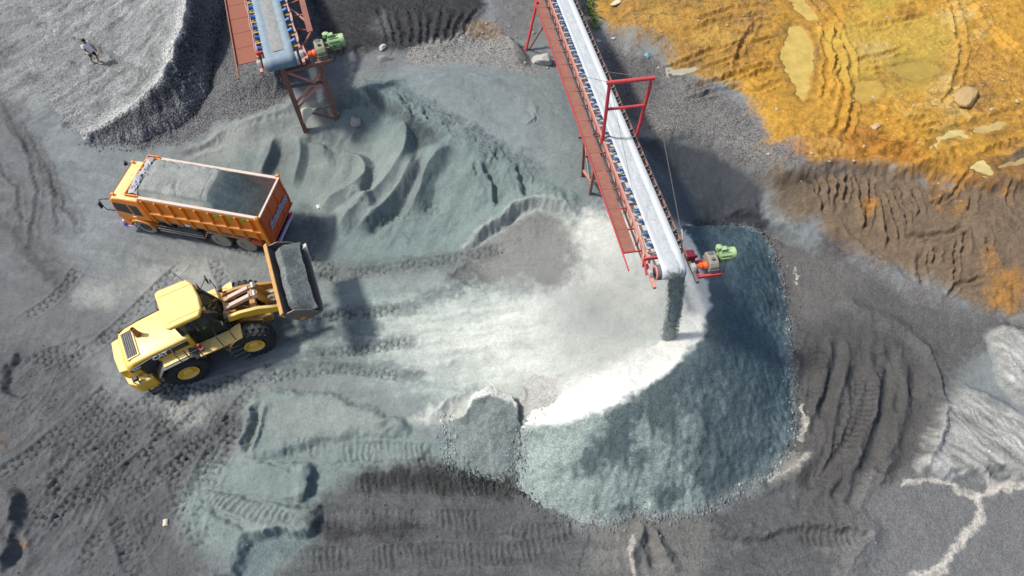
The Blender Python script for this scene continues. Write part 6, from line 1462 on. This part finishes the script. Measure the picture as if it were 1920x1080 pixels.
# stones that rolled out past the foot of each heap
tj, ti = [], []
for fp_, bx_ in TOES:
    for k in range(2600):
        i = random.randrange(len(fp_) - 1); q_ = fp_[i].lerp(fp_[i + 1], random.random()); r_ = abs(random.gauss(0, .28)) ** 1.2; a_ = random.uniform(0, 6.28)
        jj, ii = int((q_.y + r_ * math.sin(a_) - gy[0]) / STEP), int((q_.x + r_ * math.cos(a_) - gx[0]) / STEP)
        if 0 <= jj < NY and 0 <= ii < NX: tj.append(jj); ti.append(ii)
cj_ = np.concatenate([cj_, np.array(tj)]); ci_ = np.concatenate([ci_, np.array(ti)])
n_c = len(cj_); sz = (.016 + .022 * RNG.random(n_c) ** 2 + .035 * RNG.random(n_c) ** 9).astype(np.float32)
sz[n_c - len(tj):] *= 1.5
an = RNG.random(n_c) * 6.28
base = np.stack([gx[ci_] + RNG.random(n_c) * STEP, gy[cj_] + RNG.random(n_c) * STEP, H[cj_, ci_] + sz * .2], -1)
o3 = OCT[None] * sz[:, None, None] * (1 + .5 * (RNG.random((n_c, 6, 3)) - .5)); ca_, sa_ = np.cos(an)[:, None], np.sin(an)[:, None]
vx = o3[..., 0] * ca_ - o3[..., 1] * sa_; vy = o3[..., 0] * sa_ + o3[..., 1] * ca_
V = np.stack([vx, vy, o3[..., 2]], -1) + base[:, None]; Fc = (OF[None] + (np.arange(n_c) * 6)[:, None, None]).reshape(-1, 3)
me = bpy.data.meshes.new('scattered_crumbs'); me.from_pydata(V.reshape(-1, 3).tolist(), [], Fc.tolist())
cc_ = np.clip(COL[cj_, ci_] * (.8 + 1.1 * RNG.random((n_c, 1))), .02, .8); a_ = me.attributes.new('Col', 'FLOAT_COLOR', 'POINT'); bb = np.ones((n_c, 6, 4), np.float32); bb[..., :3] = cc_[:, None]; a_.data.foreach_set('color', bb.ravel())
me.materials.append(M_EARTH); o = bpy.data.objects.new('scattered_crumbs', me); C.objects.link(o); o['kind'] = 'stuff'; o['label'] = 'loose crumbs of stone and clay scattered over the pit floor'; o['category'] = 'crumbs'

# litter
def rag(name, px, py, sx, sy, material, label, cat, rz_=0.0, crump=.05, seed=1):
    n_ = 12; m = MB(); p = lay(px, py)
    for i in range(n_):
        for j in range(n_):
            u_, v_ = i / (n_ - 1) - .5, j / (n_ - 1) - .5; f_ = float(fbm(np.array([u_ * 4 + seed]), np.array([v_ * 4 - seed]), 3, .6, 140)[0])
            m.v.append((u_ * sx * (1 + .2 * f_), v_ * sy * (1 - .2 * f_), .03 + crump * (1 + f_) * (1 - (2 * u_) ** 2 * .7) * (1 - (2 * v_) ** 2 * .7)))
    m.f = [(i * n_ + j, i * n_ + j + 1, (i + 1) * n_ + j + 1, (i + 1) * n_ + j) for i in range(n_ - 1) for j in range(n_ - 1)]
    o = m.build(name, material, None, smooth=60); o.location = p; o.rotation_euler = (0, 0, rz_); md = o.modifiers.new('thick', 'SOLIDIFY'); md.thickness = .01; return tag(o, label, cat)
rag('plastic_bag', 598, 388, .22, .26, M_WHT, 'small white plastic bag on the sand right of the truck tailgate', 'litter', .5, .10)
rag('paper_scrap', 189, 120, .24, .09, M_WHT, 'white scrap lying at the feet of the standing person', 'litter', -.1, .01, 4)
rag('plastic_bag', 311, 980, .20, .28, mat('cream litter', (.62,.54,.40), .6), 'cream crumpled scrap among the tracks at the lower left', 'litter', .2, .07, 7)
# weeds by the long conveyor
m = MB()
for k in range(230):
    px, py = random.gauss(1108, 8), random.uniform(-6, 58)
    p = lay(px + (py - 25) * .12, py); a_ = random.uniform(0, 6.28); h_ = random.uniform(.10, .34); w_ = random.uniform(.02, .05); b0 = len(m.v)
    d1 = Vector((math.cos(a_), math.sin(a_), 0)); sd1 = Vector((-d1.y, d1.x, 0)); tip = p + d1 * h_ * .8 + Vector((0, 0, h_ * .75)); md_ = p + d1 * h_ * .3 + Vector((0, 0, h_ * .6))
    m.v += [tuple(p - sd1 * w_ * .5), tuple(p + sd1 * w_ * .5), tuple(md_ + sd1 * w_), tuple(tip), tuple(md_ - sd1 * w_)]; m.f.append((b0, b0 + 1, b0 + 2, b0 + 3, b0 + 4))
o = m.build('weeds', mat('weed leaf', (.13, .19, .03), .7, wear=.8, wear_col=(.22, .20, .04), scale=2)); o['kind'] = 'stuff'; tag(o, 'patch of low green weeds beside the upper end of the long conveyor', 'weeds')

# ------------------------------------------------------------------ the person on the gravel
pp = lay(183, 118); PS = empty('person', (pp.x, pp.y, pp.z), R(-28), 'person in white shirt and black shorts walking barefoot over the grey gravel', 'person')
M_SKIN = mat('brown skin', (.24, .105, .06), .6, wear=.1); M_SHIRT = mat('white shirt', (.74, .74, .80), .8, wear=.15, wear_col=(.5, .52, .62), scale=6); M_SHORT = mat('black shorts', (.015, .014, .016), .8, wear=.1); M_HAIR = mat('black hair', (.008, .007, .007), .6, wear=.1)
def skin(name, verts, edges, radii, material, root_i=0, sub=2):
    me = bpy.data.meshes.new(name); me.from_pydata(verts, edges, []); o = bpy.data.objects.new(name, me); C.objects.link(o); o.parent = PS; me.materials.append(material)
    sk = o.modifiers.new('skin', 'SKIN'); sk.use_smooth_shade = True
    if not me.skin_vertices: me.attributes
    bpy.context.view_layer.objects.active = o
    if not me.skin_vertices:
        bpy.ops.object.select_all(action='DESELECT'); o.select_set(True); bpy.ops.mesh.customdata_skin_add()
    for i, r_ in enumerate(radii):
        me.skin_vertices[0].data[i].radius = (r_ if isinstance(r_, tuple) else (r_, r_)); me.skin_vertices[0].data[i].use_root = (i == root_i)
    sb = o.modifiers.new('smooth', 'SUBSURF'); sb.levels = sub; sb.render_levels = sub; return o
# body: pelvis, spine, neck, head, arms, legs (walking, facing +x)
bv = [(0, 0, .92), (0, 0, 1.12), (.01, 0, 1.34), (.03, 0, 1.46), (.05, 0, 1.54), (.07, 0, 1.64), (.08, 0, 1.72),
      (.0, .19, 1.39), (-.06, .27, 1.12), (.06, .30, .90), (.10, .30, .80), (.0, -.19, 1.39), (.10, -.26, 1.14), (.26, -.22, .98), (.33, -.20, .92),
      (.02, .10, .86), (.16, .11, .50), (.02, .11, .10), (.05, .11, .05), (.18, .12, .03), (.0, -.10, .86), (-.06, -.11, .50), (-.28, -.11, .16), (-.27, -.11, .09), (-.14, -.11, .03)]
be = [(0, 1), (1, 2), (2, 3), (3, 4), (4, 5), (5, 6), (2, 7), (7, 8), (8, 9), (9, 10), (2, 11), (11, 12), (12, 13), (13, 14), (0, 15), (15, 16), (16, 17), (17, 18), (18, 19), (0, 20), (20, 21), (21, 22), (22, 23), (23, 24)]
br_ = [.13, .125, .145, .07, .055, .095, .07, .065, .05, .04, .035, .065, .05, .04, .035, .09, .062, .042, .04, .03, .09, .062, .042, .04, .03]
skin('body', bv, be, br_, M_SKIN)
for hx, hy, hz_ in ((.11, .30, .76), (.36, -.19, .88)):
    m = MB(); m.box((hx, hy, hz_), (.035, .07, .08))
    for k in range(4): m.tube([(hx, hy - .027 + .018 * k, hz_ - .03), (hx + .012, hy - .028 + .018 * k, hz_ - .07 - .006 * (k in (1, 2))), (hx + .03, hy - .028 + .018 * k, hz_ - .10)], .008, 6)
    m.tube([(hx + .01, hy + .03, hz_ + .02), (hx + .035, hy + .05, hz_ - .03)], .009, 6); m.build('hand', M_SKIN, PS, .006, smooth=50)
for sg in (-1, 1): m = MB(); m.lathe([(-.008, .02), (.008, .026)], (.07, sg * .088, 1.635), 'y', 10); m.build('ear', M_SKIN, PS, smooth=50)
m = MB(); m.tube([(.158, 0, 1.66), (.182, 0, 1.625), (.165, 0, 1.61)], [.010, .016, .012], 8); m.build('nose', M_SKIN, PS, smooth=50)
for sg in (-1, 1): m = MB(); m.lathe([(-.012, .004), (-.004, .013), (.008, .013), (.014, .006)], (.150, sg * .033, 1.655), 'x', 10); m.build('eye', M_HAIR, PS, smooth=50)
m = MB(); m.box((.158, 0, 1.575), (.012, .045, .010)); m.build('mouth', mat('lips', (.2, .05, .04), .6), PS, .003)
hv = []; hf = []; ns, nr2 = 16, 8
m = MB()
for i in range(nr2 + 1):
    t = (math.pi * .58) * i / nr2
    for k in range(ns):
        a_ = 2 * math.pi * k / ns; rr = .112 * math.sin(t); back = .035 if math.cos(a_) < 0 else -.012
        m.v.append((.062 + math.cos(a_) * rr, math.sin(a_) * rr * .92, 1.655 + .118 * math.cos(t) - max(0, -math.cos(a_)) * .03 * (i / nr2)))
for i in range(nr2):
    for k in range(ns): m.f.append((i * ns + k, i * ns + (k + 1) % ns, (i + 1) * ns + (k + 1) % ns, (i + 1) * ns + k))
m.build('hair', M_HAIR, PS, smooth=60)
skin('shirt', [(0, 0, .86), (0, 0, 1.0), (0, 0, 1.15), (.01, 0, 1.34), (.025, 0, 1.43), (.0, .19, 1.38), (-.045, .255, 1.19), (.0, -.19, 1.38), (.075, -.245, 1.20)], [(0, 1), (1, 2), (2, 3), (3, 4), (3, 5), (5, 6), (3, 7), (7, 8)], [(.155, .20), (.15, .19), (.15, .18), (.16, .17), .085, .085, .078, .085, .078], M_SHIRT, 1)
skin('shorts', [(0, 0, .90), (0, 0, .84), (.02, .10, .80), (.14, .115, .54), (.0, -.10, .80), (-.05, -.115, .54)], [(0, 1), (1, 2), (2, 3), (1, 4), (4, 5)], [(.14, .165), (.14, .16), .11, .095, .11, .095], M_SHORT, 0)

# ------------------------------------------------------------------ dust hanging where the stone falls
def dust(name, c, rad, dens, label):
    bm = bmesh.new(); bmesh.ops.create_icosphere(bm, subdivisions=3, radius=1); me = bpy.data.meshes.new(name); bm.to_mesh(me); bm.free()
    o = bpy.data.objects.new(name, me); C.objects.link(o); o.location = c; o.scale = rad
    m = bpy.data.materials.new('stone dust'); m.use_nodes = True; n = m.node_tree; n.nodes.clear()
    ou = n.nodes.new('ShaderNodeOutputMaterial'); pv = n.nodes.new('ShaderNodeVolumePrincipled'); n.links.new(pv.outputs[0], ou.inputs['Volume'])
    pv.inputs['Color'].default_value = (.93, .94, .90, 1); pv.inputs['Anisotropy'].default_value = .1
    tc = n.nodes.new('ShaderNodeTexCoord'); ln = n.nodes.new('ShaderNodeVectorMath'); ln.operation = 'LENGTH'; n.links.new(tc.outputs['Object'], ln.inputs[0])
    fall = ramp(n, ln.outputs['Value'], .95, .15, 0, 1); nz = ramp(n, noise(n, 2.2, 3, .6, tc.outputs['Object']), .38, .72, .1, 1)
    mu = n.nodes.new('ShaderNodeMath'); mu.operation = 'MULTIPLY'; n.links.new(fall, mu.inputs[0]); n.links.new(nz, mu.inputs[1])
    m2 = n.nodes.new('ShaderNodeMath'); m2.operation = 'MULTIPLY'; n.links.new(mu.outputs[0], m2.inputs[0]); m2.inputs[1].default_value = dens; n.links.new(m2.outputs[0], pv.inputs['Density'])
    me.materials.append(m); o['kind'] = 'stuff'; tag(o, label, 'dust'); return o
q_ = lay(1195, 600); dust('dust_cloud', (q_.x - 1.3, q_.y + .6, q_.z + .9), (6.0, 4.6, 1.9), .50, 'pale dust cloud hanging over the white floor where the stone falls')
